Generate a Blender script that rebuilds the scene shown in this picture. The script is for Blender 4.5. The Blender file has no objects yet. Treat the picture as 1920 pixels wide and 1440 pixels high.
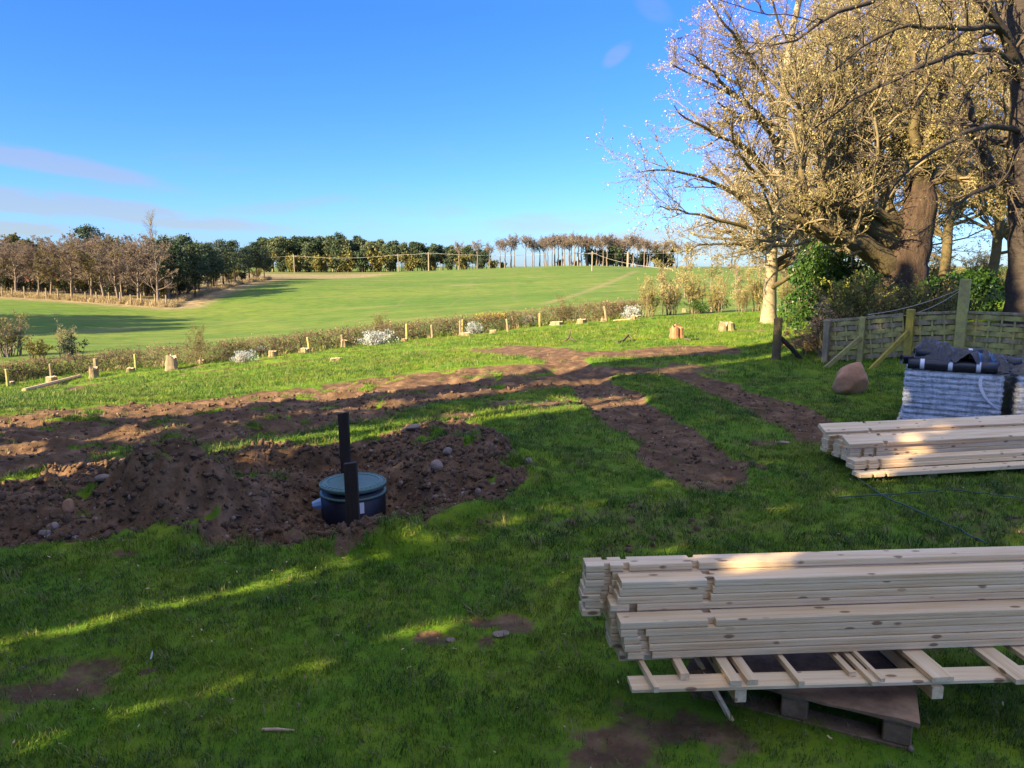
import bpy, math, random
import numpy as np
from mathutils import Vector

R = math.radians
SC = bpy.context.scene
COL = SC.collection
rng = np.random.default_rng(11)
random.seed(5)

# ------------------------------------------------------------------ camera
F = 1371.0
PITCH = math.atan(220 / F)
EYE = 1.75
CP, SP = math.cos(PITCH), math.sin(PITCH)
cam_d = bpy.data.cameras.new('camera')
cam = bpy.data.objects.new('camera', cam_d)
COL.objects.link(cam)
cam.location = (0, 0, EYE)
cam.rotation_euler = (math.pi / 2 - PITCH, 0, 0)
cam_d.sensor_fit = 'HORIZONTAL'
cam_d.angle = 2 * math.atan(960 / F)
cam_d.clip_start = 0.05
cam_d.clip_end = 6000
SC.camera = cam

# ------------------------------------------------------------------ light
SUN_EL = R(26)
SD = np.array([0.809, 0.588])          # the way shadows fall on the ground
sun_d = bpy.data.lights.new('sun', 'SUN')
sun_d.energy = 5.0
sun_d.angle = R(0.55)
sun_d.color = (1.0, 0.80, 0.50)
sun = bpy.data.objects.new('sun', sun_d)
COL.objects.link(sun)
sun.rotation_euler = Vector((SD[0] * math.cos(SUN_EL), SD[1] * math.cos(SUN_EL), -math.sin(SUN_EL))).to_track_quat('-Z', 'Y').to_euler()
SC.view_settings.view_transform = 'Standard'
SC.view_settings.look = 'None'
SC.view_settings.gamma = 1
SC.view_settings.exposure = 2.1

# ------------------------------------------------------------------ node helper
class NT:
    def __init__(self, tree):
        self.t = tree
        self.n = tree.nodes
        self.l = tree.links
    def node(self, kind, **kw):
        nd = self.n.new(kind)
        for k, v in kw.items():
            setattr(nd, k, v)
        return nd
    def put(self, sock, v):
        if v is None:
            return
        if isinstance(v, bpy.types.NodeSocket):
            self.l.new(v, sock)
        elif isinstance(v, (tuple, list)) and sock.type == 'RGBA' and len(v) == 3:
            sock.default_value = (*v, 1)
        else:
            sock.default_value = v
    def m(self, op, a, b=None, c=None, clamp=False):
        nd = self.node('ShaderNodeMath', operation=op)
        nd.use_clamp = clamp
        for i, v in enumerate((a, b, c)):
            self.put(nd.inputs[i], v)
        return nd.outputs[0]
    def vm(self, op, a, b=None):
        nd = self.node('ShaderNodeVectorMath', operation=op)
        self.put(nd.inputs[0], a)
        if b is not None:
            self.put(nd.inputs[1], b)
        return nd.outputs[0]
    def mix(self, f, a, b, mode='MIX'):
        nd = self.node('ShaderNodeMix', data_type='RGBA', blend_type=mode)
        self.put(nd.inputs[0], f)
        self.put(nd.inputs[6], a)
        self.put(nd.inputs[7], b)
        return nd.outputs[2]
    def noise(self, vec, scale, detail=4, rough=0.55, out=0):
        nd = self.node('ShaderNodeTexNoise')
        self.put(nd.inputs['Vector'], vec)
        nd.inputs['Scale'].default_value = scale
        nd.inputs['Detail'].default_value = detail
        nd.inputs['Roughness'].default_value = rough
        return nd.outputs[out]
    def ramp(self, f, stops):
        nd = self.node('ShaderNodeValToRGB')
        e = nd.color_ramp.elements
        while len(e) < len(stops):
            e.new(0.5)
        for q, (p, c) in zip(e, stops):
            q.position = p
            q.color = (*c, 1) if len(c) == 3 else c
        self.put(nd.inputs[0], f)
        return nd.outputs[0]
    def sstep(self, x, a, b):
        nd = self.node('ShaderNodeMapRange', interpolation_type='SMOOTHSTEP')
        self.put(nd.inputs[0], x)
        nd.inputs[1].default_value = a
        nd.inputs[2].default_value = b
        return nd.outputs[0]
    def attr(self, name):
        return self.node('ShaderNodeAttribute', attribute_name=name).outputs['Fac']
    def bump(self, h, strength, dist):
        nd = self.node('ShaderNodeBump')
        nd.inputs['Strength'].default_value = strength
        nd.inputs['Distance'].default_value = dist
        self.put(nd.inputs['Height'], h)
        return nd.outputs[0]

# ------------------------------------------------------------------ sky
W = bpy.data.worlds.new('World')
SC.world = W
W.use_nodes = True
w = NT(W.node_tree)
w.n.clear()
sky = w.node('ShaderNodeTexSky', sky_type='NISHITA')
sky.sun_disc = False
sky.sun_elevation = SUN_EL
sky.sun_rotation = math.atan2(-SD[0], -SD[1])
sky.altitude = 200
sky.air_density = 1.0
sky.dust_density = 0.35
sky.ozone_density = 2.6
dirv = w.node('ShaderNodeTexCoord').outputs['Generated']
sx = w.node('ShaderNodeSeparateXYZ')
w.put(sx.inputs[0], dirv)
az = w.m('ARCTAN2', sx.outputs[0], sx.outputs[1])
el = w.m('ARCSINE', sx.outputs[2])
warp = w.noise(dirv, 5.0, 5, 0.6)
fine = w.noise(w.vm('MULTIPLY', dirv, (6, 6, 26)), 1.6, 6, 0.62)
elw = w.m('ADD', el, w.m('MULTIPLY', w.m('SUBTRACT', warp, 0.5), 0.022))
def streak(ca, ce, la, le, slope, amount):
    da = w.m('SUBTRACT', az, ca)
    de = w.m('SUBTRACT', elw, w.m('MULTIPLY_ADD', da, slope, ce))
    q = w.m('ADD', w.m('POWER', w.m('ABSOLUTE', w.m('DIVIDE', da, la)), 2.0), w.m('POWER', w.m('ABSOLUTE', w.m('DIVIDE', de, le)), 2.0))
    return w.m('MULTIPLY', w.sstep(q, 1.0, 0.15), amount)
cl = streak(-0.63, 0.128, 0.25, 0.016, -0.16, 1.0)
for a in ((-0.58, 0.074, 0.34, 0.017, -0.10, 1.2), (-0.66, 0.045, 0.2, 0.012, -0.03, 0.9), (0.135, 0.262, 0.022, 0.014, 0.5, 0.5),
          (0.06, 0.060, 0.13, 0.017, 0.0, 0.5), (0.24, 0.032, 0.18, 0.022, 0.0, 0.85), (0.18, 0.31, 0.03, 0.018, -0.4, 0.25), (-0.3, 0.075, 0.12, 0.01, 0.1, 0.4)):
    cl = w.m('MAXIMUM', cl, streak(*a))
veil = w.m('MULTIPLY', w.sstep(fine, 0.46, 0.75), w.sstep(el, 0.20, 0.02))
cl = w.m('MULTIPLY', cl, w.sstep(fine, 0.22, 0.58))
cl = w.m('MAXIMUM', w.m('MULTIPLY', cl, 1.35), w.m('MULTIPLY', veil, 0.5), clamp=True)
hs = w.node('ShaderNodeHueSaturation')
hs.inputs['Saturation'].default_value = 1.28
hs.inputs['Hue'].default_value = 0.508
w.put(hs.inputs['Color'], sky.outputs[0])
grey = w.mix(0.5, sky.outputs[0], (3.7, 4.3, 4.9))
tint = w.ramp(w.m('DIVIDE', el, 1.2, clamp=True), [(0.0, (0.165, 0.240, 0.46)), (0.09, (0.185, 0.290, 0.56)), (0.26, (0.235, 0.34, 0.66)), (0.85, (1.0, 1.0, 1.0))])
skyc = w.mix(w.m('MULTIPLY', cl, 0.75), w.mix(1.0, hs.outputs[0], tint, 'MULTIPLY'), w.mix(1.0, grey, (0.235, 0.235, 0.26), 'MULTIPLY'))
fill_cloud = w.m('MULTIPLY', w.sstep(w.noise(dirv, 2.6, 6, 0.6), 0.38, 0.58), w.sstep(el, 0.42, 0.62))  # unseen bright cloud above the frame, added to lift the shade
skyc = w.mix(w.m('MULTIPLY', fill_cloud, 0.55), skyc, (3.8, 3.25, 2.65))
bg = w.node('ShaderNodeBackground')
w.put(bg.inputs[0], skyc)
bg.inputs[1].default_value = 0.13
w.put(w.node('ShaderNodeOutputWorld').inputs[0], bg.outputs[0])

# ------------------------------------------------------------------ mesh helpers
def tag(o, label=None, cat=None, group=None, kind=None):
    for k, v in (('label', label), ('category', cat), ('group', group), ('kind', kind)):
        if v:
            o[k] = v
    return o

def link(name, data, parent=None):
    o = bpy.data.objects.new(name, data)
    COL.objects.link(o)
    if parent is not None:
        o.parent = parent
    if name in ('buds', 'blossom', 'leaves', 'dead_leaves', 'foliage', 'twigs', 'branches'):
        o['kind'] = 'stuff'
    return o

def empty(name, loc=(0, 0, 0), rz=0.0):
    o = link(name, None)
    o.empty_display_size = 0.1
    o.location = loc
    o.rotation_euler = (0, 0, rz)
    return o

def npmesh(name, V, Fq, mat, smooth=False, mats=None, midx=None):
    """mesh from a vertex array and one face array (all quads or all triangles) or a list of such arrays"""
    me = bpy.data.meshes.new(name)
    V = np.asarray(V, np.float32).reshape(-1, 3)
    fs = Fq if isinstance(Fq, list) else [Fq]
    fs = [np.asarray(f, np.int32) for f in fs if len(f)]
    tot = np.concatenate([np.full(len(f), f.shape[1], np.int32) for f in fs])
    idx = np.concatenate([f.ravel() for f in fs])
    st = np.concatenate([[0], np.cumsum(tot)[:-1]]).astype(np.int32)
    me.vertices.add(len(V))
    me.vertices.foreach_set('co', V.ravel())
    me.loops.add(len(idx))
    me.loops.foreach_set('vertex_index', idx)
    me.polygons.add(len(tot))
    me.polygons.foreach_set('loop_start', st)
    me.polygons.foreach_set('loop_total', tot)
    if smooth:
        me.polygons.foreach_set('use_smooth', np.ones(len(tot), bool))
    for mm in (mats or [mat]):
        me.materials.append(mm)
    if midx is not None:
        me.polygons.foreach_set('material_index', np.asarray(midx, np.int32))
    me.update(calc_edges=True)
    me.validate()
    return me

class MB:
    """collects shapes for one mesh"""
    def __init__(self):
        self.v, self.f, self.k = [], [], 0
    def add(self, V, faces):
        V = np.asarray(V, float).reshape(-1, 3)
        self.v.append(V)
        for f in faces:
            self.f.append(tuple(int(i) + self.k for i in f))
        self.k += len(V)
        return self
    def box(self, lo, hi, ax=None, org=None, bevel=0.0):
        x0, y0, z0 = lo
        x1, y1, z1 = hi
        if bevel:
            b = bevel
            V = []
            for z, i in ((z0, b), (z0 + b, 0), (z1 - b, 0), (z1, b)):
                V += [(x0 + i, y0 + i + (b if not i else 0), z), (x0 + i + (b if not i else 0), y0 + i, z), (x1 - i - (b if not i else 0), y0 + i, z), (x1 - i, y0 + i + (b if not i else 0), z),
                      (x1 - i, y1 - i - (b if not i else 0), z), (x1 - i - (b if not i else 0), y1 - i, z), (x0 + i + (b if not i else 0), y1 - i, z), (x0 + i, y1 - i - (b if not i else 0), z)]
            fc = [tuple(range(7, -1, -1)), tuple(range(24, 32))]
            for r in range(3):
                for j in range(8):
                    fc.append((r * 8 + j, r * 8 + (j + 1) % 8, r * 8 + 8 + (j + 1) % 8, r * 8 + 8 + j))
        else:
            V = [(x0, y0, z0), (x1, y0, z0), (x1, y1, z0), (x0, y1, z0), (x0, y0, z1), (x1, y0, z1), (x1, y1, z1), (x0, y1, z1)]
            fc = [(3, 2, 1, 0), (4, 5, 6, 7), (0, 1, 5, 4), (1, 2, 6, 5), (2, 3, 7, 6), (3, 0, 4, 7)]
        V = np.array(V)
        if ax is not None:
            V = V @ np.array(ax)
        if org is not None:
            V = V + np.array(org)
        return self.add(V, fc)
    def tube(self, pts, rad, sides=8, cap=True):
        V, Fq = tubes(np.array([pts], float), np.array([np.broadcast_to(rad, (len(pts),))], float), sides)
        fc = [tuple(q) for q in Fq]
        if cap:
            n = len(pts)
            fc.append(tuple(range(sides - 1, -1, -1)))
            fc.append(tuple(range((n - 1) * sides, n * sides)))
        return self.add(V, fc)
    def lathe(self, prof, sides=40, org=(0, 0, 0)):
        a = np.arange(sides) * 2 * math.pi / sides
        V = np.array([[(r * math.cos(t), r * math.sin(t), z) for t in a] for r, z in prof]).reshape(-1, 3) + np.array(org)
        fc = []
        for i in range(len(prof) - 1):
            for j in range(sides):
                k = (j + 1) % sides
                fc.append((i * sides + j, i * sides + k, (i + 1) * sides + k, (i + 1) * sides + j))
        fc.append(tuple(range((len(prof) - 1) * sides, len(prof) * sides)))
        return self.add(V, fc)
    def mesh(self, name, mat, smooth=False):
        me = bpy.data.meshes.new(name)
        me.from_pydata(np.concatenate(self.v).tolist(), [], self.f)
        me.materials.append(mat)
        if smooth:
            me.polygons.foreach_set('use_smooth', np.ones(len(me.polygons), bool))
        me.update()
        return me
    def obj(self, name, mat, parent=None, smooth=False):
        return link(name, self.mesh(name, mat, smooth), parent)

def nrm(v):
    return v / np.maximum(np.linalg.norm(v, axis=-1, keepdims=True), 1e-9)

def tubes(P, Rd, sides):
    """P (N,K,3) polylines, Rd (N,K) radii -> verts, quads"""
    N, K, _ = P.shape
    T = np.empty_like(P)
    T[:, 1:-1] = P[:, 2:] - P[:, :-2]
    T[:, 0] = P[:, 1] - P[:, 0]
    T[:, -1] = P[:, -1] - P[:, -2]
    T = nrm(T)
    mean = nrm(P[:, -1] - P[:, 0] + 1e-6)
    ref = np.where(np.abs(mean[:, 2:3]) < 0.8, np.array([[0, 0, 1.0]]), np.array([[1.0, 0, 0]]))[:, None, :]
    A = nrm(np.cross(T, np.broadcast_to(ref, T.shape)))
    B = np.cross(T, A)
    a = np.arange(sides) * 2 * math.pi / sides
    V = P[:, :, None, :] + Rd[:, :, None, None] * (np.cos(a)[None, None, :, None] * A[:, :, None, :] + np.sin(a)[None, None, :, None] * B[:, :, None, :])
    i = np.arange(N * (K - 1) * sides)
    s = i % sides
    k = (i // sides) % (K - 1)
    n = i // (sides * (K - 1))
    b = n * K * sides
    s2 = (s + 1) % sides
    Q = np.stack([b + k * sides + s, b + k * sides + s2, b + (k + 1) * sides + s2, b + (k + 1) * sides + s], 1)
    return V.reshape(-1, 3), Q

def join(parts):
    V, Fs, k = [], [], 0
    for v, f in parts:
        V.append(v)
        Fs.append(f + k)
        k += len(v)
    return np.concatenate(V), np.concatenate(Fs)

# ------------------------------------------------------------------ noise
def vnoise(x, y, seed=0):
    xi = np.floor(x).astype(np.int64)
    yi = np.floor(y).astype(np.int64)
    fx, fy = x - xi, y - yi
    fx = fx * fx * (3 - 2 * fx)
    fy = fy * fy * (3 - 2 * fy)
    def h(a, b):
        n = (a * 374761393 + b * 668265263 + seed * 1274126177) & 0xffffffff
        n = ((n ^ (n >> 13)) * 1274126177) & 0xffffffff
        return ((n ^ (n >> 16)) & 0xffff) / 65535.0
    return (h(xi, yi) * (1 - fx) + h(xi + 1, yi) * fx) * (1 - fy) + (h(xi, yi + 1) * (1 - fx) + h(xi + 1, yi + 1) * fx) * fy

def fbm(x, y, octs=4, seed=0):
    s, a, t = 0, 1.0, 0
    for i in range(octs):
        s = s + a * vnoise(x * 2 ** i, y * 2 ** i, seed + i)
        t += a
        a *= 0.55
    return s / t

def sst(x, a, b):
    t = np.clip((x - a) / (b - a), 0, 1)
    return t * t * (3 - 2 * t)

# ------------------------------------------------------------------ terrain
def ray(px, py):
    u, v = (px - 960) / F, (720 - py) / F
    return np.array([u, CP + v * SP, -SP + v * CP])

def at(px, py, depth):
    d = ray(px, py)
    return np.array([0, 0, EYE]) + d * (depth / d[1])

CTRL = [  # picture direction and distance of ground that can be judged
    (0, 742, 15), (0, 728, 25), (400, 700, 23), (400, 684, 27), (700, 664, 25), (700, 650, 28.5), (960, 690, 12.7), (960, 650, 19), (960, 628, 29),
    (1200, 640, 17.2), (1200, 600, 30), (1440, 604, 24), (1440, 585, 31), (1350, 590, 31), (1555, 678, 13.6), (1555, 600, 24),
    (0, 664, 38), (400, 650, 40), (700, 612, 45), (960, 590, 48), (1200, 575, 48), (1500, 560, 48),
    (0, 600, 62), (0, 556, 92), (330, 576, 84), (520, 524, 128), (400, 605, 66), (700, 565, 85), (960, 545, 95), (1200, 530, 100), (1500, 520, 100),
    (0, 525, 135), (200, 515, 150), (700, 521, 170), (700, 511, 225), (500, 515, 190), (850, 506, 212), (960, 502, 205), (1060, 498, 200), (1150, 499, 195), (1240, 503, 190), (1500, 503, 190),
    (700, 508, 300), (960, 506, 260), (1150, 504, 260), (1500, 503, 300), (0, 505, 300), (300, 505, 300), (-400, 600, 62), (-400, 520, 150), (-400, 728, 24),
    (1850, 590, 16.0), (1850, 545, 22), (1850, 515, 60), (2100, 505, 150), (2000, 590, 17), (1700, 590, 17.5), (1700, 550, 24), (1700, 515, 60),
]
cu, clg, cz = [], [], []
for px, py, d in CTRL:
    p = at(px, py, d)
    cu.append(p[0] / p[1]); clg.append(math.log(p[1])); cz.append(p[2])
for uu in (-1.3, -0.9, -0.6, -0.3, 0, 0.3, 0.6, 0.9, 1.3):
    for yy in (3, 5.5, 8.6):
        cu.append(uu); clg.append(math.log(yy)); cz.append(0.0)
for uu in (-1.3, -0.7, 0, 0.7, 1.3):
    for yy, zz in ((600, 0.0), (1500, 2.0)):
        cu.append(uu); clg.append(math.log(yy)); cz.append(zz)
cu, clg, cz = map(np.array, (cu, clg, cz))
def tps(r2):
    return 0.5 * r2 * np.log(r2 + 1e-9)
K = tps((1.6 * (cu[:, None] - cu)) ** 2 + (clg[:, None] - clg) ** 2) + np.eye(len(cu)) * 0.004
Pm = np.stack([np.ones_like(cu), cu, clg], 1)
sol = np.linalg.solve(np.block([[K, Pm], [Pm.T, np.zeros((3, 3))]]), np.concatenate([cz, np.zeros(3)]))

def zbase(x, y):
    x = np.asarray(x, float); y = np.asarray(y, float)
    sh = np.broadcast(x, y).shape
    x = np.broadcast_to(x, sh).ravel(); y = np.broadcast_to(y, sh).ravel()
    u = np.clip(x / np.maximum(y, 3), -1.2, 1.2)
    l = np.log(np.clip(y, 3, 1500))
    z = np.empty(len(u))
    for s in range(0, len(u), 40000):
        e = slice(s, s + 40000)
        z[e] = tps((1.6 * (u[e, None] - cu)) ** 2 + (l[e, None] - clg) ** 2) @ sol[:-3] + sol[-3] + sol[-2] * u[e] + sol[-1] * l[e]
    z *= sst(y, 7.5, 10.5)
    return z.reshape(sh)

def G(px, py, dz=0.0):
    """where the line of sight meets the ground"""
    d = ray(px, py)
    ts = np.geomspace(1.2, 900, 900)
    X, Y, Z = d[0] * ts, d[1] * ts, EYE + d[2] * ts
    below = np.nonzero(Z < zbase(X, Y) + dz)[0]
    t = ts[below[0]] if len(below) else 300
    if len(below) and below[0] > 0:
        a, b = ts[below[0] - 1], t
        for _ in range(14):
            c = (a + b) / 2
            if EYE + d[2] * c < zbase(d[0] * c, d[1] * c) + dz:
                b = c
            else:
                a = c
        t = b
    return np.array([d[0] * t, d[1] * t, float(zbase(d[0] * t, d[1] * t))])

def GD(px, depth):
    """ground point at a heading and distance"""
    x = (px - 960) / F * depth * 1.0
    return np.array([x, depth, float(zbase(x, depth))])

def hgt(p, py):
    """height above p that reaches up to picture row py"""
    d = ray(960, py)
    return EYE + d[2] * p[1] / d[1] - p[2]

def segdist(x, y, pts):
    best = np.full(x.shape, 1e9)
    for (ax, ay), (bx, by) in zip(pts[:-1], pts[1:]):
        dx, dy = bx - ax, by - ay
        t = np.clip(((x - ax) * dx + (y - ay) * dy) / (dx * dx + dy * dy), 0, 1)
        best = np.minimum(best, np.hypot(x - ax - t * dx, y - ay - t * dy))
    return best

def inpoly(x, y, poly):
    r = np.zeros(x.shape, bool)
    n = len(poly)
    for i in range(n):
        (ax, ay), (bx, by) = poly[i], poly[(i + 1) % n]
        c = (ay > y) != (by > y)
        with np.errstate(divide='ignore', invalid='ignore'):
            r ^= c & (x < (bx - ax) * (y - ay) / (by - ay + 1e-12) + ax)
    return r

def gxy(pts):
    return [tuple(G(a, b)[:2]) for a, b in pts]

def polymask(x, y, poly, soft):
    d = segdist(x, y, poly + [poly[0]])
    d = np.where(inpoly(x, y, poly), d, -d)
    return sst(d, -soft, soft)

TANK = np.array([-1.31, 5.82])
MUDBAND = gxy([(-120, 792), (150, 762), (420, 742), (700, 705), (860, 690), (1040, 680), (1140, 698), (1090, 716), (960, 732), (820, 752), (720, 785), (560, 808), (400, 832), (180, 858), (-120, 930)])
DIG = gxy([(-120, 905), (60, 880), (210, 862), (420, 850), (520, 822), (640, 832), (720, 818), (830, 795), (900, 800), (960, 850), (1000, 905), (960, 935), (870, 955), (800, 990), (740, 1032), (650, 1030), (640, 985), (520, 1010), (320, 1022), (300, 992), (120, 1015), (-120, 1030)])
TRK_A = gxy([(1040, 672), (1085, 700), (1150, 748), (1215, 795), (1280, 840), (1330, 890)])
TRK_B = gxy([(1085, 690), (1250, 697), (1350, 722), (1450, 760), (1560, 812)])
TRK_C = gxy([(-60, 750), (150, 722), (330, 703), (560, 676), (760, 658), (920, 652)])
TRK_D = gxy([(-60, 742), (150, 714), (330, 692), (560, 666), (760, 650)])
TRK_E = gxy([(920, 655), (1060, 668), (1180, 662), (1330, 655)])
PATCHES = [(G(a, b)[:2], r) for a, b, r in ((1040, 755, .55), (960, 755, .4), (840, 780, .3), (1330, 860, .35), (1450, 830, .3), (1280, 690, .8), (60, 1310, .35), (20, 1350, .3), (1120, 1415, .34), (1290, 1410, .26), (845, 1200, .07), (940, 1193, .09), (320, 1260, .07), (180, 1045, .12), (980, 1165, .16), (1010, 560, 1.0), (1400, 870, .3))]

def ground_fields(x, y):
    """relief and soil cover of the ground; returns height, soil, field, dry"""
    z = zbase(x, y)
    near = y < 60
    nz = fbm(x * 2.3, y * 2.3, 5, 3)
    n2 = fbm(x * 9, y * 9, 4, 9)
    wob = (fbm(x * 1.1, y * 1.1, 4, 21) - 0.5)
    wx, wy = x + wob * 0.55, y + (fbm(x * 1.3, y * 1.3, 4, 33) - 0.5) * 0.5
    band = polymask(wx, wy, MUDBAND, 0.35)
    strip = fbm(x * 0.45 + y * 0.1, (y - x * 0.35) * 1.7, 4, 55)
    band = band * sst(strip, 0.22, 0.38)
    dig = polymask(wx, wy, DIG, 0.10)
    ta = sst(segdist(wx, wy, TRK_A), 0.50, 0.30)
    tb = sst(segdist(wx, wy, TRK_B), 0.55, 0.32)
    tc = np.maximum(sst(segdist(x + wob * .3, y, TRK_C), 0.42, 0.22), sst(segdist(x + wob * .3, y, TRK_D), 0.42, 0.2)) * sst(fbm(x * .8, y * .8, 3, 71), .25, .5)
    te = sst(segdist(wx, wy, TRK_E), 0.9, 0.5) * 0.8
    pt = np.zeros_like(z)
    for (a, b), r in PATCHES:
        pt = np.maximum(pt, sst(np.hypot(wx - a, (wy - b) * 1.1) + (n2 - .5) * r * 1.3 + (nz - .5) * r * 1.6, r * 1.25, r * 0.35))
    al_, ac_ = x * SD[0] + y * SD[1], y * SD[0] - x * SD[1]
    thin = sst(fbm(al_ * 0.55, ac_ * 1.5, 5, 91), 0.52, 0.72) * 0.42 * sst(y, 13, 7)
    soil = np.clip(np.maximum.reduce([band, dig, ta, tb, tc, te, pt * 0.6, thin]), 0, 1)
    # tufts of turf left inside the dug area
    turf = sst(fbm(x * 2.6, y * 2.6, 3, 77), 0.60, 0.68)
    soil = soil * (1 - turf * 0.8 * np.maximum(dig, band))
    soil = soil * sst(y, 70, 50)
    lawn = sst(y, 46, 38)
    z = z + lawn * ((fbm(x * 0.9, y * 0.9, 4, 5) - 0.5) * 0.05 + (n2 - 0.5) * 0.012)
    # ruts
    z = z - (ta + tb) * 0.045 - tc * 0.06 - band * 0.05
    tread = np.sin((x * 0.75 + y * 0.9) * 32) * 0.012
    z = z + (ta + tb) * tread
    z = z + soil * near * ((nz - 0.5) * 0.10 + (n2 - 0.5) * 0.05)
    z = z + band * ((fbm(x * 1.2, (y - x * .35) * 5, 4, 15) - 0.5) * 0.20 + (fbm(x * 6, y * 6, 3, 16) - .5) * .06)
    # dug area: heaps, hollow and pit
    def bump(cx, cy, rx, ry, h, rot=0.0, p=1.0):
        c, s = math.cos(rot), math.sin(rot)
        dx, dy = (x - cx) * c + (y - cy) * s, -(x - cx) * s + (y - cy) * c
        q = np.sqrt((dx / rx) ** 2 + (dy / ry) ** 2) + (nz - 0.5) * 0.55
        return h * sst(q, 1.15, 0.05) ** p
    lump = 0.75 + 0.5 * fbm(x * 4, y * 4, 4, 41)
    heap = bump(-2.60, 5.38, 0.80, 0.55, 0.50) + bump(-3.35, 5.0, 0.9, 0.5, 0.11, 0.2) + bump(-4.2, 5.1, 1.0, 0.5, 0.07)
    heap += bump(-0.35, 6.55, 0.85, 0.6, 0.24) + bump(-0.25, 5.95, 0.75, 0.38, 0.17) + bump(-0.82, 4.47, 0.40, 0.24, 0.20) + bump(-0.35, 4.95, 0.42, 0.2, 0.12, .5)
    heap += bump(-1.75, 5.1, 0.5, 0.3, 0.10)
    z = z + heap * lump
    pit = np.hypot((x - TANK[0]), (y - TANK[1] + 0.1) * 0.95) + (nz - 0.5) * 0.25
    z = z - 0.20 * sst(pit, 0.74, 0.42) - 0.07 * sst(pit, 1.5, 0.7)
    dugout = polymask(wx, wy, gxy([(330, 995), (420, 960), (560, 930), (640, 960), (600, 990), (500, 1005), (350, 1018)]), 0.05)
    z = z - 0.14 * dugout
    trench = polymask(wx, wy, gxy([(430, 850), (540, 836), (640, 838), (730, 830), (760, 850), (620, 868), (440, 880)]), 0.07)
    z = z - 0.16 * trench
    z = z + dig * ((fbm(x * 5, y * 5, 4, 61) - 0.5) * 0.19 + (fbm(x * 16, y * 16, 3, 62) - 0.5) * 0.07)
    field = sst(y + wob * 2, 31.5, 34) * np.ones_like(z)
    turf_heap = sst(np.hypot((x + 2.62) / .55, (y - 5.62) / .22), 1.3, .6)
    soil = np.maximum(soil * (1 - 0.85 * turf_heap), sst(pit, .95, .7))
    return z, soil, field

def zg(x, y):
    return float(ground_fields(np.array([float(x)]), np.array([float(y)]))[0][0])

us = np.concatenate([-np.geomspace(60, 0.86, 20), np.linspace(-0.82, 0.82, 430), np.geomspace(0.86, 60, 20)])
ys = np.concatenate([[-90, -30, -10, -3, 0.0, 0.6], np.exp(np.arange(math.log(1.0), math.log(12), 0.0062)), np.exp(np.arange(math.log(12), math.log(46), 0.012)), np.exp(np.arange(math.log(46), math.log(1600), 0.03))])
gy = np.repeat(ys[:, None], len(us), 1)
gx = us[None, :] * np.where(gy >= 0, gy + 0.9, 0.9 - gy * 1.2)
gz, gsoil, gfield = ground_fields(gx.ravel(), gy.ravel())
nr, nc = len(ys), len(us)
ii = np.arange(nr * nc).reshape(nr, nc)
Q = np.stack([ii[:-1, :-1], ii[:-1, 1:], ii[1:, 1:], ii[1:, :-1]], -1).reshape(-1, 4)

# ------------------------------------------------------------------ materials
def material(name, build, rough=0.9, spec=0.3):
    m = bpy.data.materials.new(name)
    m.use_nodes = True
    t = NT(m.node_tree)
    b = m.node_tree.nodes['Principled BSDF']
    b.inputs['Roughness'].default_value = rough
    b.inputs['Specular IOR Level'].default_value = spec
    build(t, b)
    return m

def pos(t):
    return t.node('ShaderNodeNewGeometry').outputs['Position']

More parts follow.
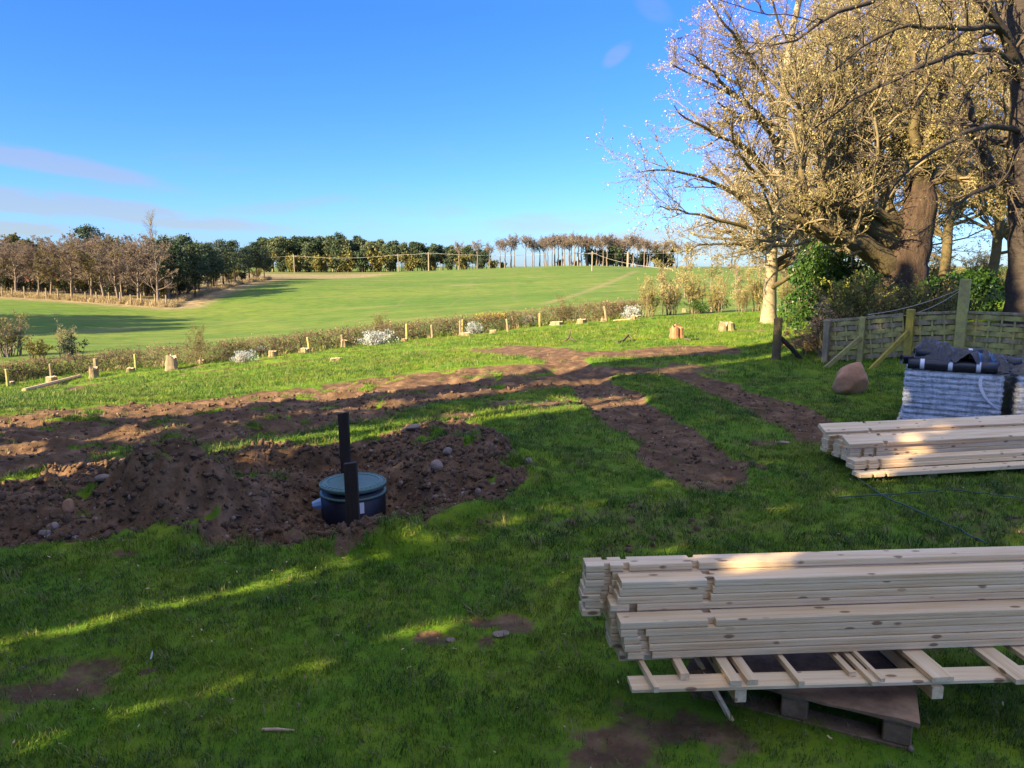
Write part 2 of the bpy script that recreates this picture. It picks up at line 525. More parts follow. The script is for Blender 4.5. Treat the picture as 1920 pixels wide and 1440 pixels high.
def m_ground(t, b):
    P = pos(t)
    soil, field = t.attr('soil'), t.attr('field')
    big = t.noise(P, 0.35, 5, 0.6)
    mid = t.noise(P, 2.2, 5, 0.6)
    fin = t.noise(P, 30, 4, 0.7)
    lawn = t.mix(t.sstep(mid, 0.35, 0.7), (0.076, 0.160, 0.008), (0.142, 0.205, 0.012))
    lawn = t.mix(t.m('MULTIPLY', t.sstep(fin, 0.45, 0.75), 0.4), lawn, (0.052, 0.050, 0.016))
    lawn = t.mix(t.m('MULTIPLY', t.sstep(big, 0.5, 0.75), 0.4), lawn, (0.150, 0.165, 0.025))
    st = t.noise(t.vm('MULTIPLY', P, (0.035, 0.07, 0.05)), 1.0, 6, 0.7)
    crop = t.mix(t.sstep(st, 0.36, 0.66), (0.068, 0.138, 0.013), (0.132, 0.180, 0.022))
    ln = t.noise(P, 1.1, 5, 0.7)
    crop = t.mix(t.m('MULTIPLY', t.sstep(ln, 0.42, 0.72), 0.6), crop, (0.135, 0.145, 0.030))
    crop = t.mix(t.m('MULTIPLY', t.sstep(t.noise(t.vm('MULTIPLY', P, (.35, .8, 1)), 1.6, 6, 0.8), 0.44, 0.62), 0.75), crop, (0.040, 0.085, 0.010))
    crop = t.mix(t.m('MULTIPLY', t.sstep(t.noise(t.vm('MULTIPLY', P, (.06, .25, 1)), 1.0, 6, 0.75), 0.5, 0.68), 0.6), crop, (0.190, 0.180, 0.055))
    wv = t.node('ShaderNodeTexWave', wave_type='BANDS', bands_direction='X')
    t.put(wv.inputs['Vector'], t.vm('ADD', t.vm('MULTIPLY', P, (1, .35, 0)), t.vm('MULTIPLY', t.noise(P, .03, 2, .5, 1), (6, 6, 6))))
    wv.inputs['Scale'].default_value = 0.05
    crop = t.mix(t.m('MULTIPLY', t.sstep(wv.outputs['Fac'], 0.975, 0.998), 0.22), crop, (0.150, 0.150, 0.045))
    crop = t.mix(t.m('MULTIPLY', t.sstep(t.noise(P, 0.06, 3), 0.62, 0.72), 0.4), crop, (0.24, 0.19, 0.10))
    dry = t.attr('dry')
    crop = t.mix(dry, crop, t.mix(t.sstep(ln, 0.3, 0.7), (0.13, 0.10, 0.045), (0.30, 0.23, 0.12)))
    green = t.mix(field, lawn, crop)
    m1 = t.noise(P, 4.5, 6, 0.65)
    m2 = t.noise(P, 38, 5, 0.7)
    mud = t.ramp(m1, [(0.30, (0.056, 0.033, 0.018)), (0.52, (0.122, 0.072, 0.038)), (0.72, (0.235, 0.145, 0.080))])
    mud = t.mix(t.m('MULTIPLY', t.sstep(m2, 0.55, 0.8), 0.5), mud, (0.26, 0.18, 0.13))
    edge = t.m('ADD', soil, t.m('MULTIPLY', t.m('SUBTRACT', t.noise(P, 11, 5, 0.7), 0.5), 0.7))
    col = t.mix(t.sstep(edge, 0.28, 0.62), green, mud)
    t.put(b.inputs['Base Color'], col)
    h = t.m('ADD', t.m('MULTIPLY', m1, 1.0), t.m('MULTIPLY', m2, 0.5))
    t.put(b.inputs['Normal'], t.bump(h, 0.55, 0.03))

GROUND_M = material('ground_cover', m_ground, 0.95, 0.12)

def flat(name, col, rough=0.85, spec=0.25, var=0.35, scale=6.0, bump=0.3, bd=0.01, dark=None, stretch=None, trans=0.0):
    """a base colour with noise mottling and fine relief"""
    dk = dark or tuple(c * (1 - var) for c in col)
    def f(t, b):
        v = t.node('ShaderNodeTexCoord').outputs['Object']
        if stretch:
            v = t.vm('MULTIPLY', v, stretch)
        oi = t.node('ShaderNodeObjectInfo').outputs['Random']
        v = t.vm('ADD', v, t.node('ShaderNodeCombineXYZ').outputs[0])
        n = t.noise(v, scale, 5, 0.65)
        n2 = t.noise(v, scale * 7, 3, 0.6)
        c = t.mix(t.sstep(n, 0.3, 0.7), dk, col)
        c = t.mix(t.m('MULTIPLY', t.sstep(n2, 0.45, 0.8), 0.35), c, tuple(x * 0.6 for x in dk))
        c = t.mix(t.m('MULTIPLY', oi, 0.25), c, tuple(x * 0.7 for x in col))
        t.put(b.inputs['Base Color'], c)
        t.put(b.inputs['Normal'], t.bump(t.m('ADD', n, t.m('MULTIPLY', n2, 0.4)), bump, bd))
        if trans:
            b.inputs['Subsurface Weight'].default_value = 0
    return material(name, f, rough, spec)

def leafmat(name, a, c, trans=0.35, rough=0.6, scale=1.5):
    """leaves: diffuse with light passing through, colour varies through the plant"""
    m = bpy.data.materials.new(name)
    m.use_nodes = True
    t = NT(m.node_tree)
    t.n.clear()
    P = pos(t)
    n = t.noise(P, scale, 3, 0.6)
    n2 = t.noise(P, scale * 17, 2, 0.5)
    f = t.m('ADD', t.m('MULTIPLY', n, 0.6), t.m('MULTIPLY', n2, 0.4))
    col = t.mix(t.sstep(f, 0.36, 0.64), a, c)
    p = t.node('ShaderNodeBsdfPrincipled')
    t.put(p.inputs['Base Color'], col)
    p.inputs['Roughness'].default_value = rough
    p.inputs['Specular IOR Level'].default_value = 0.25
    tr = t.node('ShaderNodeBsdfTranslucent')
    t.put(tr.inputs[0], col)
    mx = t.node('ShaderNodeMixShader')
    mx.inputs[0].default_value = trans
    t.l.new(p.outputs[0], mx.inputs[1])
    t.l.new(tr.outputs[0], mx.inputs[2])
    t.l.new(mx.outputs[0], t.node('ShaderNodeOutputMaterial').inputs[0])
    return m

def m_wood(t, b):
    tc = t.node('ShaderNodeTexCoord').outputs['Object']
    rnd = t.node('ShaderNodeObjectInfo').outputs['Random']
    off = t.node('ShaderNodeCombineXYZ')
    t.put(off.inputs[0], t.m('MULTIPLY', rnd, 37.0))
    t.put(off.inputs[1], t.m('MULTIPLY', rnd, 11.0))
    v = t.vm('ADD', tc, off.outputs[0])
    g = t.noise(t.vm('MULTIPLY', v, (1.2, 26, 26)), 1.6, 5, 0.6)
    g2 = t.noise(t.vm('MULTIPLY', v, (3, 120, 120)), 1.5, 3, 0.6)
    col = t.ramp(g, [(0.28, (0.58, 0.37, 0.165)), (0.5, (0.76, 0.555, 0.305)), (0.74, (0.84, 0.68, 0.43))])
    col = t.mix(t.m('MULTIPLY', t.sstep(g2, 0.48, 0.75), 0.4), col, (0.52, 0.34, 0.18))
    col = t.mix(t.m('MULTIPLY', rnd, 0.22), col, (0.62, 0.45, 0.27))
    vo = t.node('ShaderNodeTexVoronoi')
    t.put(vo.inputs['Vector'], t.vm('MULTIPLY', v, (9, 22, 22)))
    vo.inputs['Scale'].default_value = 1.0
    keep = t.sstep(t.node_sep(vo.outputs['Color']), 0.50, 0.54)
    knot = t.m('MULTIPLY', t.sstep(vo.outputs['Distance'], 0.25, 0.15), keep)
    col = t.mix(t.m('MULTIPLY', knot, 0.85), col, (0.20, 0.10, 0.045))
    t.put(b.inputs['Base Color'], col)
    t.put(b.inputs['Normal'], t.bump(t.m('ADD', g, g2), 0.15, 0.002))

def node_sep(self, colsock):
    nd = self.node('ShaderNodeSeparateColor')
    self.put(nd.inputs[0], colsock)
    return nd.outputs[0]
NT.node_sep = node_sep

PINE_BOARD = material('planed_pine', m_wood, 0.6, 0.3)
OLDWOOD = flat('weathered_wood', (0.34, 0.265, 0.15), var=0.5, scale=5, stretch=(2, 2, 0.6), bump=0.5)
LICHEN = flat('lichened_wood', (0.42, 0.36, 0.10), var=0.5, scale=7, dark=(0.24, 0.195, 0.09), bump=0.5)
YLICHEN = flat('yellow_lichened_wood', (0.46, 0.33, 0.045), var=0.4, scale=8, dark=(0.24, 0.19, 0.05))
DARKWOOD = flat('dark_stained_wood', (0.050, 0.034, 0.024), var=0.4, scale=6, stretch=(6, 6, 1), rough=0.8)
PALLETWOOD = flat('old_pallet_wood', (0.30, 0.19, 0.105), var=0.5, scale=9, bump=0.5)
PLY = flat('stained_plywood', (0.30, 0.185, 0.10), var=0.6, scale=4, bump=0.3, dark=(0.055, 0.036, 0.026))
STUMPBARK = flat('stump_bark', (0.30, 0.235, 0.12), var=0.5, scale=7, bump=0.8, bd=0.03)
STUMPCUT = flat('cut_wood', (0.62, 0.43, 0.24), var=0.3, scale=9)
STUMPRED = flat('split_red_wood', (0.40, 0.20, 0.095), var=0.4, scale=9, stretch=(1, 1, 0.3))
BARK_CHERRY = flat('cherry_bark', (0.34, 0.27, 0.165), var=0.4, scale=4, stretch=(1, 1, 3), bump=0.6, bd=0.02)
BARK_OLD = flat('old_bark', (0.095, 0.062, 0.040), var=0.6, scale=5, stretch=(2.5, 2.5, .5), bump=1.0, bd=0.06)
BARK_MOSS = flat('mossy_bark', (0.130, 0.100, 0.040), var=0.5, scale=4, bump=0.8, bd=0.04, dark=(0.075, 0.055, 0.03))
BARK_DARK = flat('dark_bark', (0.065, 0.050, 0.038), var=0.5, scale=6, stretch=(1, 1, 2.5), bump=0.8, bd=0.03)
TWIG = flat('twig_bark', (0.24, 0.19, 0.105), var=0.4, scale=3)
TWIG_DARK = flat('dark_twig_bark', (0.115, 0.085, 0.058), var=0.4, scale=3)
TWIG_BROWN = flat('brown_twig_bark', (0.20, 0.145, 0.095), var=0.4, scale=0.6)
TWIG_GREY = flat('grey_twig_bark', (0.21, 0.165, 0.125), var=0.35, scale=0.6)
BROWN_BUD = leafmat('brown_buds', (0.135, 0.098, 0.064), (0.235, 0.180, 0.118), 0.2)
BUD = leafmat('golden_buds', (0.26, 0.215, 0.075), (0.47, 0.40, 0.19), 0.3)
BUD_OLIVE = leafmat('olive_buds', (0.19, 0.165, 0.046), (0.42, 0.36, 0.14), 0.3)
BLOSSOM = leafmat('pale_blossom_buds', (0.33, 0.26, 0.15), (0.54, 0.47, 0.33), 0.3)
OLIVE_LEAF = leafmat('olive_leaves', (0.10, 0.105, 0.022), (0.22, 0.19, 0.05), 0.3)
GREEN_LEAF = leafmat('glossy_green_leaves', (0.018, 0.055, 0.010), (0.060, 0.120, 0.020), 0.2, 0.35)
YEL_LEAF = leafmat('yellow_green_leaves', (0.12, 0.16, 0.02), (0.32, 0.33, 0.05), 0.35)
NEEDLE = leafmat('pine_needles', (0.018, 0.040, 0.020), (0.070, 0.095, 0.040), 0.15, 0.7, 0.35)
NEEDLE_FAR = leafmat('pale_pine_needles', (0.040, 0.070, 0.034), (0.120, 0.135, 0.055), 0.15, 0.7, 0.3)  # paler needle colour mixed in among the skyline pines
SILVER = leafmat('silver_leaves', (0.28, 0.31, 0.28), (0.58, 0.61, 0.58), 0.2, 0.7, 3)
GORSE = leafmat('gorse_flowers', (0.40, 0.27, 0.02), (0.65, 0.45, 0.03), 0.2, 0.7, 3)
DRYLEAF = leafmat('dry_beech_leaves', (0.30, 0.17, 0.075), (0.50, 0.33, 0.17), 0.3)
DRYGRASS = leafmat('dry_grass', (0.26, 0.20, 0.09), (0.46, 0.36, 0.19), 0.3, 0.8, 0.6)
def m_blade(t, b):
    P = pos(t)
    n = t.noise(P, 0.8, 4, 0.6)
    n2 = t.noise(P, 25, 2, 0.6)
    c = t.mix(t.sstep(n, 0.38, 0.66), (0.054, 0.134, 0.008), (0.132, 0.200, 0.010))
    c = t.mix(t.m('MULTIPLY', t.sstep(n2, 0.5, 0.75), 0.6), c, (0.190, 0.205, 0.022))
    n3 = t.noise(P, 1.7, 4, 0.65)
    c = t.mix(t.m('MULTIPLY', t.sstep(n3, 0.44, 0.62), 0.8), c, (0.026, 0.066, 0.013))
    n4 = t.noise(P, 0.45, 3, 0.6)
    c = t.mix(t.m('MULTIPLY', t.sstep(n4, 0.52, 0.66), 0.5), c, (0.150, 0.150, 0.030))
    r = t.node('ShaderNodeObjectInfo').outputs['Random']
    c = t.mix(t.m('MULTIPLY', t.sstep(r, 0.80, 0.95), 0.75), c, (0.26, 0.215, 0.085))
    t.put(b.inputs['Base Color'], c)
BLADE = material('grass_blades', m_blade, 0.65, 0.2)
SOILCLOD = flat('soil', (0.190, 0.112, 0.060), var=0.6, scale=4, bump=0.8, dark=(0.075, 0.044, 0.024))
STONE = flat('field_stone', (0.34, 0.245, 0.185), var=0.45, scale=5, bump=0.6)
SANDSTONE = flat('red_sandstone', (0.56, 0.28, 0.14), var=0.4, scale=4, bump=0.7, bd=0.02)
LID_M = flat('green_plastic_lid', (0.085, 0.165, 0.125), rough=0.5, spec=0.45, var=0.25, scale=12, bump=0.1)
TANK_M = flat('navy_plastic', (0.006, 0.007, 0.014), rough=0.45, spec=0.4, var=0.3)
WHITE_M = flat('white_label', (0.78, 0.78, 0.78), var=0.06)
BLUE_M = flat('pale_blue_plastic', (0.30, 0.45, 0.62), var=0.1, rough=0.4)
BLACKSHEET = flat('black_plastic_sheet', (0.014, 0.016, 0.022), rough=0.28, spec=0.6, var=0.3, scale=20, bump=0.4, bd=0.01)
ROLL_M = flat('black_roofing_felt', (0.020, 0.021, 0.026), rough=0.35, spec=0.5, var=0.3, scale=12)
TAPE_M = flat('white_tape', (0.72, 0.72, 0.75), rough=0.4, var=0.05)
PACK_M = flat('grey_shingle_pack', (0.34, 0.37, 0.42), rough=0.5, var=0.5, scale=6, stretch=(1, 1, 3), dark=(0.06, 0.07, 0.09))
HOSE_M = flat('teal_hose', (0.010, 0.060, 0.040), rough=0.4, spec=0.5, var=0.2)
POLE_M = flat('pole_wood', (0.30, 0.25, 0.17), var=0.25, scale=2)
WIRE_M = flat('wire', (0.42, 0.38, 0.30), var=0.1)
REDEARTH = flat('red_earth', (0.24, 0.105, 0.06), var=0.3, scale=0.5)
BRICK_M = flat('render_wall', (0.45, 0.36, 0.28), var=0.2, scale=2)
SLATE_M = flat('roof_slate', (0.10, 0.10, 0.11), var=0.3, scale=5)
GLASS_M = flat('window_pane', (0.03, 0.035, 0.04), rough=0.1, spec=0.5)
def m_film(t, b):
    v = t.node('ShaderNodeTexCoord').outputs['Object']
    n = t.noise(t.vm('MULTIPLY', v, (5, 5, 24)), 2.0, 5, 0.7)
    n2 = t.noise(t.vm('MULTIPLY', v, (30, 30, 6)), 1.0, 4, 0.7)
    t.put(b.inputs['Base Color'], (0.74, 0.77, 0.82, 1))
    t.put(b.inputs['Alpha'], t.m('MULTIPLY_ADD', t.sstep(t.m('ADD', t.m('MULTIPLY', n, .6), t.m('MULTIPLY', n2, .4)), 0.30, 0.62), 0.66, 0.10))
    t.put(b.inputs['Normal'], t.bump(t.m('ADD', n, n2), 0.9, 0.02))
FILM = material('stretch_film', m_film, 0.18, 0.6)

# ------------------------------------------------------------------ ground
gm = npmesh('ground', np.stack([gx.ravel(), gy.ravel(), gz], 1), Q, GROUND_M, smooth=True)
# rough dry grass along the foot of the wood
WOODEDGE = [tuple(at(a, b, d)[:2]) for a, b, d in ((-200, 540, 98), (0, 550, 93), (170, 562, 88), (330, 572, 84), (360, 560, 92), (430, 540, 110), (512, 522, 130))]
dry = sst(segdist(gx.ravel(), gy.ravel(), WOODEDGE), 4.5, 1.5)
WOODPOLY = WOODEDGE + [(-30, 200), (-160, 220), (-160, 110)]
dry = np.maximum(dry, 0.9 * polymask(gx.ravel(), gy.ravel(), WOODPOLY, 1.5))
far_line = sst(np.abs(gy.ravel() - 228 - fbm(gx.ravel() * .1, gx.ravel() * 0, 3, 2) * 6), 9, 2) * sst(gx.ravel(), 20, -20)
dry = np.maximum(dry, far_line * 0.8)
PATHL = [tuple(at(a, b, d)[:2]) for a, b, d in ((1195, 513, 150), (1130, 540, 97), (1020, 573, 64))]
dry = np.maximum(dry, 0.45 * sst(segdist(gx.ravel(), gy.ravel(), PATHL), 0.9, 0.3))
for nm, ar in (('soil', gsoil), ('field', gfield), ('dry', dry)):
    gm.attributes.new(nm, 'FLOAT', 'POINT').data.foreach_set('value', np.asarray(ar, np.float32))
tag(link('ground', gm), kind='structure')

# ------------------------------------------------------------------ scattered cover (grass, clods)
def lumpy(seed, rx=1.0, ry=1.0, rz=1.0, n=2, amp=0.35):
    """an uneven stone or clod as verts, tris"""
    import bmesh
    bm = bmesh.new()
    bmesh.ops.create_icosphere(bm, subdivisions=n, radius=1.0)
    V = np.array([v.co[:] for v in bm.verts])
    T = np.array([[v.index for v in f.verts] for f in bm.faces])
    bm.free()
    r = np.random.default_rng(seed)
    d = np.zeros(len(V))
    for _ in range(7):
        k = nrm(r.normal(size=3))
        d += np.sin((V @ k) * r.uniform(1.2, 3.2) + r.uniform(0, 6)) * r.uniform(0.3, 1)
    V = V * (1 + amp * d[:, None] / 4)
    for _ in range(5):                      # a few flattened faces
        k = nrm(r.normal(size=3))
        lim = r.uniform(0.62, 0.85)
        q = V @ k
        V = V - np.where(q > lim, q - lim, 0)[:, None] * k * 0.85
    return V * np.array([rx, ry, rz]), T

def scatter(name, pts, scl, rotz, sources, label, cat, tilt=0.25, seed=0):
    me = bpy.data.meshes.new(name)
    me.vertices.add(len(pts))
    me.vertices.foreach_set('co', np.asarray(pts, np.float32).ravel())
    for nm, a in (('scl', scl),):
        me.attributes.new(nm, 'FLOAT', 'POINT').data.foreach_set('value', np.asarray(a, np.float32))
    r = np.random.default_rng(seed)
    eul = np.stack([r.normal(0, tilt, len(pts)), r.normal(0, tilt, len(pts)), rotz], 1)
    me.attributes.new('eul', 'FLOAT_VECTOR', 'POINT').data.foreach_set('vector', np.asarray(eul, np.float32).ravel())
    me.attributes.new('pick', 'INT', 'POINT').data.foreach_set('value', r.integers(0, len(sources), len(pts)).astype(np.int32))
    o = link(name, me)
    c = bpy.data.collections.new(name + '_kinds')
    for i, s in enumerate(sources):
        c.objects.link(bpy.data.objects.new('%s_piece' % name, s))
    ng = bpy.data.node_groups.new(name, 'GeometryNodeTree')
    ng.interface.new_socket('Geometry', in_out='INPUT', socket_type='NodeSocketGeometry')
    ng.interface.new_socket('Geometry', in_out='OUTPUT', socket_type='NodeSocketGeometry')
    N = ng.nodes
    gi, go = N.new('NodeGroupInput'), N.new('NodeGroupOutput')
    ci = N.new('GeometryNodeCollectionInfo')
    ci.inputs['Collection'].default_value = c
    ci.inputs['Separate Children'].default_value = True
    ci.inputs['Reset Children'].default_value = True
    ip = N.new('GeometryNodeInstanceOnPoints')
    ip.inputs['Pick Instance'].default_value = True
    def na(nm, ty):
        q = N.new('GeometryNodeInputNamedAttribute')
        q.data_type = ty
        q.inputs['Name'].default_value = nm
        return q.outputs['Attribute']
    L = ng.links
    L.new(gi.outputs[0], ip.inputs['Points'])
    L.new(ci.outputs[0], ip.inputs['Instance'])
    L.new(na('pick', 'INT'), ip.inputs['Instance Index'])
    e2r = N.new('FunctionNodeEulerToRotation')
    L.new(na('eul', 'FLOAT_VECTOR'), e2r.inputs[0])
    L.new(e2r.outputs[0], ip.inputs['Rotation'])
    L.new(na('scl', 'FLOAT'), ip.inputs['Scale'])
    L.new(ip.outputs[0], go.inputs[0])
    o.modifiers.new('scatter', 'NODES').node_group = ng
    return tag(o, label, cat, kind='stuff')

def tuft(seed, n, h, spread, wdt, mat, lean=0.5):
    r = np.random.default_rng(seed)
    a = r.uniform(0, 2 * math.pi, n)
    rr = spread * np.sqrt(r.uniform(0, 1, n))
    base = np.stack([rr * np.cos(a), rr * np.sin(a), np.full(n, -0.006)], 1)
    az_ = r.uniform(0, 2 * math.pi, n)
    out = np.stack([np.cos(az_), np.sin(az_), np.zeros(n)], 1)
    side = np.stack([-np.sin(az_), np.cos(az_), np.zeros(n)], 1)
    hh = h * r.uniform(0.45, 1.15, n)
    ln = r.uniform(0.1, 1, n) * lean * hh
    wv = wdt * r.uniform(0.7, 1.3, n)
    up = np.array([0, 0, 1.0])
    p1 = base + out * (ln * 0.35)[:, None] + up * (hh * 0.6)[:, None]
    p2 = base + out * ln[:, None] + up * hh[:, None] * (1 - 0.25 * r.uniform(0, 1, n))[:, None]
    V = np.stack([base - side * wv[:, None] / 2, base + side * wv[:, None] / 2, p1 + side * wv[:, None] * 0.4, p1 - side * wv[:, None] * 0.4, p2], 1).reshape(-1, 3)
    k = np.arange(n)[:, None] * 5
    return npmesh('grass_tuft', V, [k + np.array([[0, 1, 2, 3]]), k + np.array([[3, 2, 4]])], mat)

def fan_points(r, y0, y1, dens, umax=0.80):
    area = umax * ((y1 + 0.6) ** 2 - (y0 + 0.6) ** 2)
    n = int(area * dens)
    y = np.sqrt(r.uniform((y0 + 0.6) ** 2, (y1 + 0.6) ** 2, n)) - 0.6
    x = r.uniform(-umax, umax, n) * (y + 0.6)
    return x, y

gx_, gy_, gs_ = [], [], []
for y0, y1, dens, s in ((1.6, 4.2, 1250, 0.82), (4.2, 7, 800, 0.95), (7, 12, 380, 1.2), (12, 21, 120, 1.65), (21, 31, 45, 2.3)):
    x, y = fan_points(rng, y0, y1, dens)
    gx_.append(x); gy_.append(y); gs_.append(np.full(len(x), s))
x, y, s = map(np.concatenate, (gx_, gy_, gs_))
z, soil, _ = ground_fields(x, y)
clump = fbm(x * 3.2, y * 3.2, 3, 201)
thick = fbm(x * 0.8, y * 0.8, 3, 211)
ok = rng.uniform(0, 1, len(x)) > sst(soil + (clump - 0.5) * 0.5, 0.12, 0.55) * 0.97
ok &= rng.uniform(0, 1, len(x)) < 0.40 + 1.1 * sst(thick, 0.25, 0.6)
ok &= np.hypot(x - TANK[0], y - TANK[1]) > 0.42
x, y, z, s = x[ok], y[ok], z[ok], s[ok]
s = s * rng.uniform(0.6, 1.15, len(x)) * (0.6 + 0.75 * clump[ok])
scatter('lawn_grass', np.stack([x, y, z], 1), s, rng.uniform(0, 6.28, len(x)), [tuft(i, 15, 0.036 + 0.006 * i, 0.05, 0.0032, BLADE, 0.9) for i in range(4)], 'short green lawn grass over the garden', 'grass', 0.2, 3)
# long rough tufts at the edges of the dug soil
x, y = fan_points(rng, 3.5, 9, 260)
z, soil, _ = ground_fields(x, y)
ok = (soil > 0.15) & (soil < 0.55) & (rng.uniform(0, 1, len(x)) < 0.5)
x, y, z = x[ok], y[ok], z[ok]
scatter('rough_grass', np.stack([x, y, z], 1), rng.uniform(0.7, 1.3, len(x)), rng.uniform(0, 6.28, len(x)), [tuft(20 + i, 18, 0.075, 0.045, 0.004, BLADE, 1.0) for i in range(3)], 'longer rough grass fringing the dug soil', 'grass', 0.3, 4)
# soil clods and small stones
x, y = fan_points(rng, 3.6, 11, 900)
z, soil, _ = ground_fields(x, y)
dg = polymask(x, y, DIG, 0.15)
ok = (soil > 0.4) & (rng.uniform(0, 1, len(x)) < 0.22 + 0.78 * dg)
x, y, z, dg = x[ok], y[ok], z[ok], dg[ok]
sc = 0.005 + 0.036 * rng.uniform(0, 1, len(x)) ** 4 + 0.009 * dg * rng.uniform(0, 1, len(x))
def lumpmesh(seed, m, amp=.4, n=1):
    V, T = lumpy(seed, 1.3, .9, .6, n, amp)
    V = V + np.random.default_rng(seed).normal(size=V.shape) * (.16 if m is SOILCLOD else .05)
    return npmesh('clod', V, T, m, smooth=False)
cut = rng.uniform(0, 1, len(x)) < 0.88
P3 = np.stack([x, y, z], 1)
scatter('soil_clods', P3[cut], sc[cut], rng.uniform(0, 6.28, cut.sum()), [lumpmesh(i, SOILCLOD) for i in range(5)], 'brown soil clods strewn over the dug ground', 'soil', 0.8, 5)
scatter('pebbles', P3[~cut], sc[~cut] * 0.6, rng.uniform(0, 6.28, (~cut).sum()), [lumpmesh(30 + i, STONE, .3) for i in range(4)], 'small pale pebbles mixed into the dug soil', 'pebbles', 0.8, 6)

# fallen leaves and bits of straw on the near lawn
x, y = fan_points(rng, 1.8, 9, 26)
z, soil, _ = ground_fields(x, y)
lf = []
for i in range(3):
    q_ = np.random.default_rng(80 + i)
    V = np.array([(-.5, 0, 0), (-.1, -.28, .10), (.4, -.12, .02), (.55, .05, .12), (.1, .25, .05), (-.3, .2, .12)]) + q_.normal(size=(6, 3)) * .05
    lf.append(npmesh('fallen_leaf', V, np.array([[0, 1, 5], [1, 4, 5], [1, 2, 4], [2, 3, 4]]), (TWIG_BROWN, STUMPCUT, TWIG_DARK)[i]))
scatter('fallen_leaves', np.stack([x, y, z + .022], 1), rng.uniform(.008, .024, len(x)), rng.uniform(0, 6.28, len(x)), lf, 'small dead leaves scattered over the lawn', 'leaves', .5, 7)

# ------------------------------------------------------------------ plant growth
def sprout(pp, pr, n, t0, t1, ang, lr, K_, wig, up, rr, r, taper=0.5, bias=None, droop=0.0, rmin=0.0):
    """n children on every parent branch; arrays (N,K,3) and (N,K)"""
    N, P, _ = pp.shape
    idx = np.repeat(np.arange(N), n)
    t = r.uniform(t0, t1, N * n)
    k = np.minimum((t * (P - 1)).astype(int), P - 2)
    f = (t * (P - 1) - k)[:, None]
    a, b = pp[idx, k], pp[idx, k + 1]
    st = a * (1 - f) + b * f
    tg = nrm(b - a)
    rad = pr[idx, k] * (1 - f[:, 0]) + pr[idx, k + 1] * f[:, 0]
    v = r.normal(size=(N * n, 3))
    if bias is not None:
        v = v + bias
    v = nrm(v - (v * tg).sum(1, keepdims=True) * tg)
    an = np.radians(r.uniform(*ang, N * n))[:, None]
    d = nrm(np.cos(an) * tg + np.sin(an) * v)
    plen = np.linalg.norm(np.diff(pp, axis=1), axis=2).sum(1)[idx]
    ln = plen * r.uniform(*lr, N * n) * (1 - taper * t)
    pts = np.empty((N * n, K_, 3))
    pts[:, 0] = st
    for j in range(1, K_):
        d = d + r.normal(size=d.shape) * wig
        d[:, 2] += up - droop * (1 if j < K_ * 0.6 else -0.6)
        d = nrm(d)
        pts[:, j] = pts[:, j - 1] + d * (ln / (K_ - 1))[:, None]
    r0 = np.maximum(rad * rr, rmin)
    return pts, r0[:, None] * np.linspace(1, 0.35, K_)[None, :]

def leaves(pp, n, size, r, t0=0.2, spread=0.5, aspect=0.6, jit=0.0):
    """leaf-sized faces along branches"""
    N, P, _ = pp.shape
    idx = np.repeat(np.arange(N), n)
    t = r.uniform(t0, 1, N * n)
    k = np.minimum((t * (P - 1)).astype(int), P - 2)
    f = (t * (P - 1) - k)[:, None]
    c = pp[idx, k] * (1 - f) + pp[idx, k + 1] * f
    if jit:
        c = c + r.normal(size=c.shape) * jit
    s = size * r.uniform(0.55, 1.3, N * n)[:, None]
    a = nrm(r.normal(size=c.shape))
    b = nrm(np.cross(a, r.normal(size=c.shape)))
    c = c + a * s * spread
    V = np.stack([c - a * s / 2, c + b * s * aspect / 2, c + a * s / 2, c - b * s * aspect / 2], 1).reshape(-1, 3)
    return V, np.arange(len(c) * 4).reshape(-1, 4)

def line3(pts, K_, r=None, wob=0.0):
    pts = np.array(pts, float)
    s = np.linspace(0, len(pts) - 1, K_)
    out = np.stack([np.interp(s, np.arange(len(pts)), pts[:, i]) for i in range(3)], 1)
    for _ in range(2):
        out[1:-1] = (out[:-2] + 2 * out[1:-1] + out[2:]) / 4
    if r is not None and wob:
        out[1:] += r.normal(size=(K_ - 1, 3)) * wob
    return out

def branch_mesh(name, levels, mat, sides):
    return npmesh(name, *join([tubes(p, q, s) for (p, q), s in zip(levels, sides)]), mat, smooth=True)

def flare(K_, r0, r1, extra=0.35):
    t = np.linspace(0, 1, K_)
    return r0 + (r1 - r0) * t + r0 * extra * np.exp(-t * 14)

def plant(name, label, cat, parts, loc=(0, 0, 0), group=None, rz=0.0, sc=1.0):
    """a top-level plant from ready (part name, mesh) pairs"""
    o = empty(name, loc, rz)
    o.scale = (sc, sc, sc) if np.isscalar(sc) else sc
    for nm, me in parts:
        link(nm, me, o)
    return tag(o, label, cat, group)

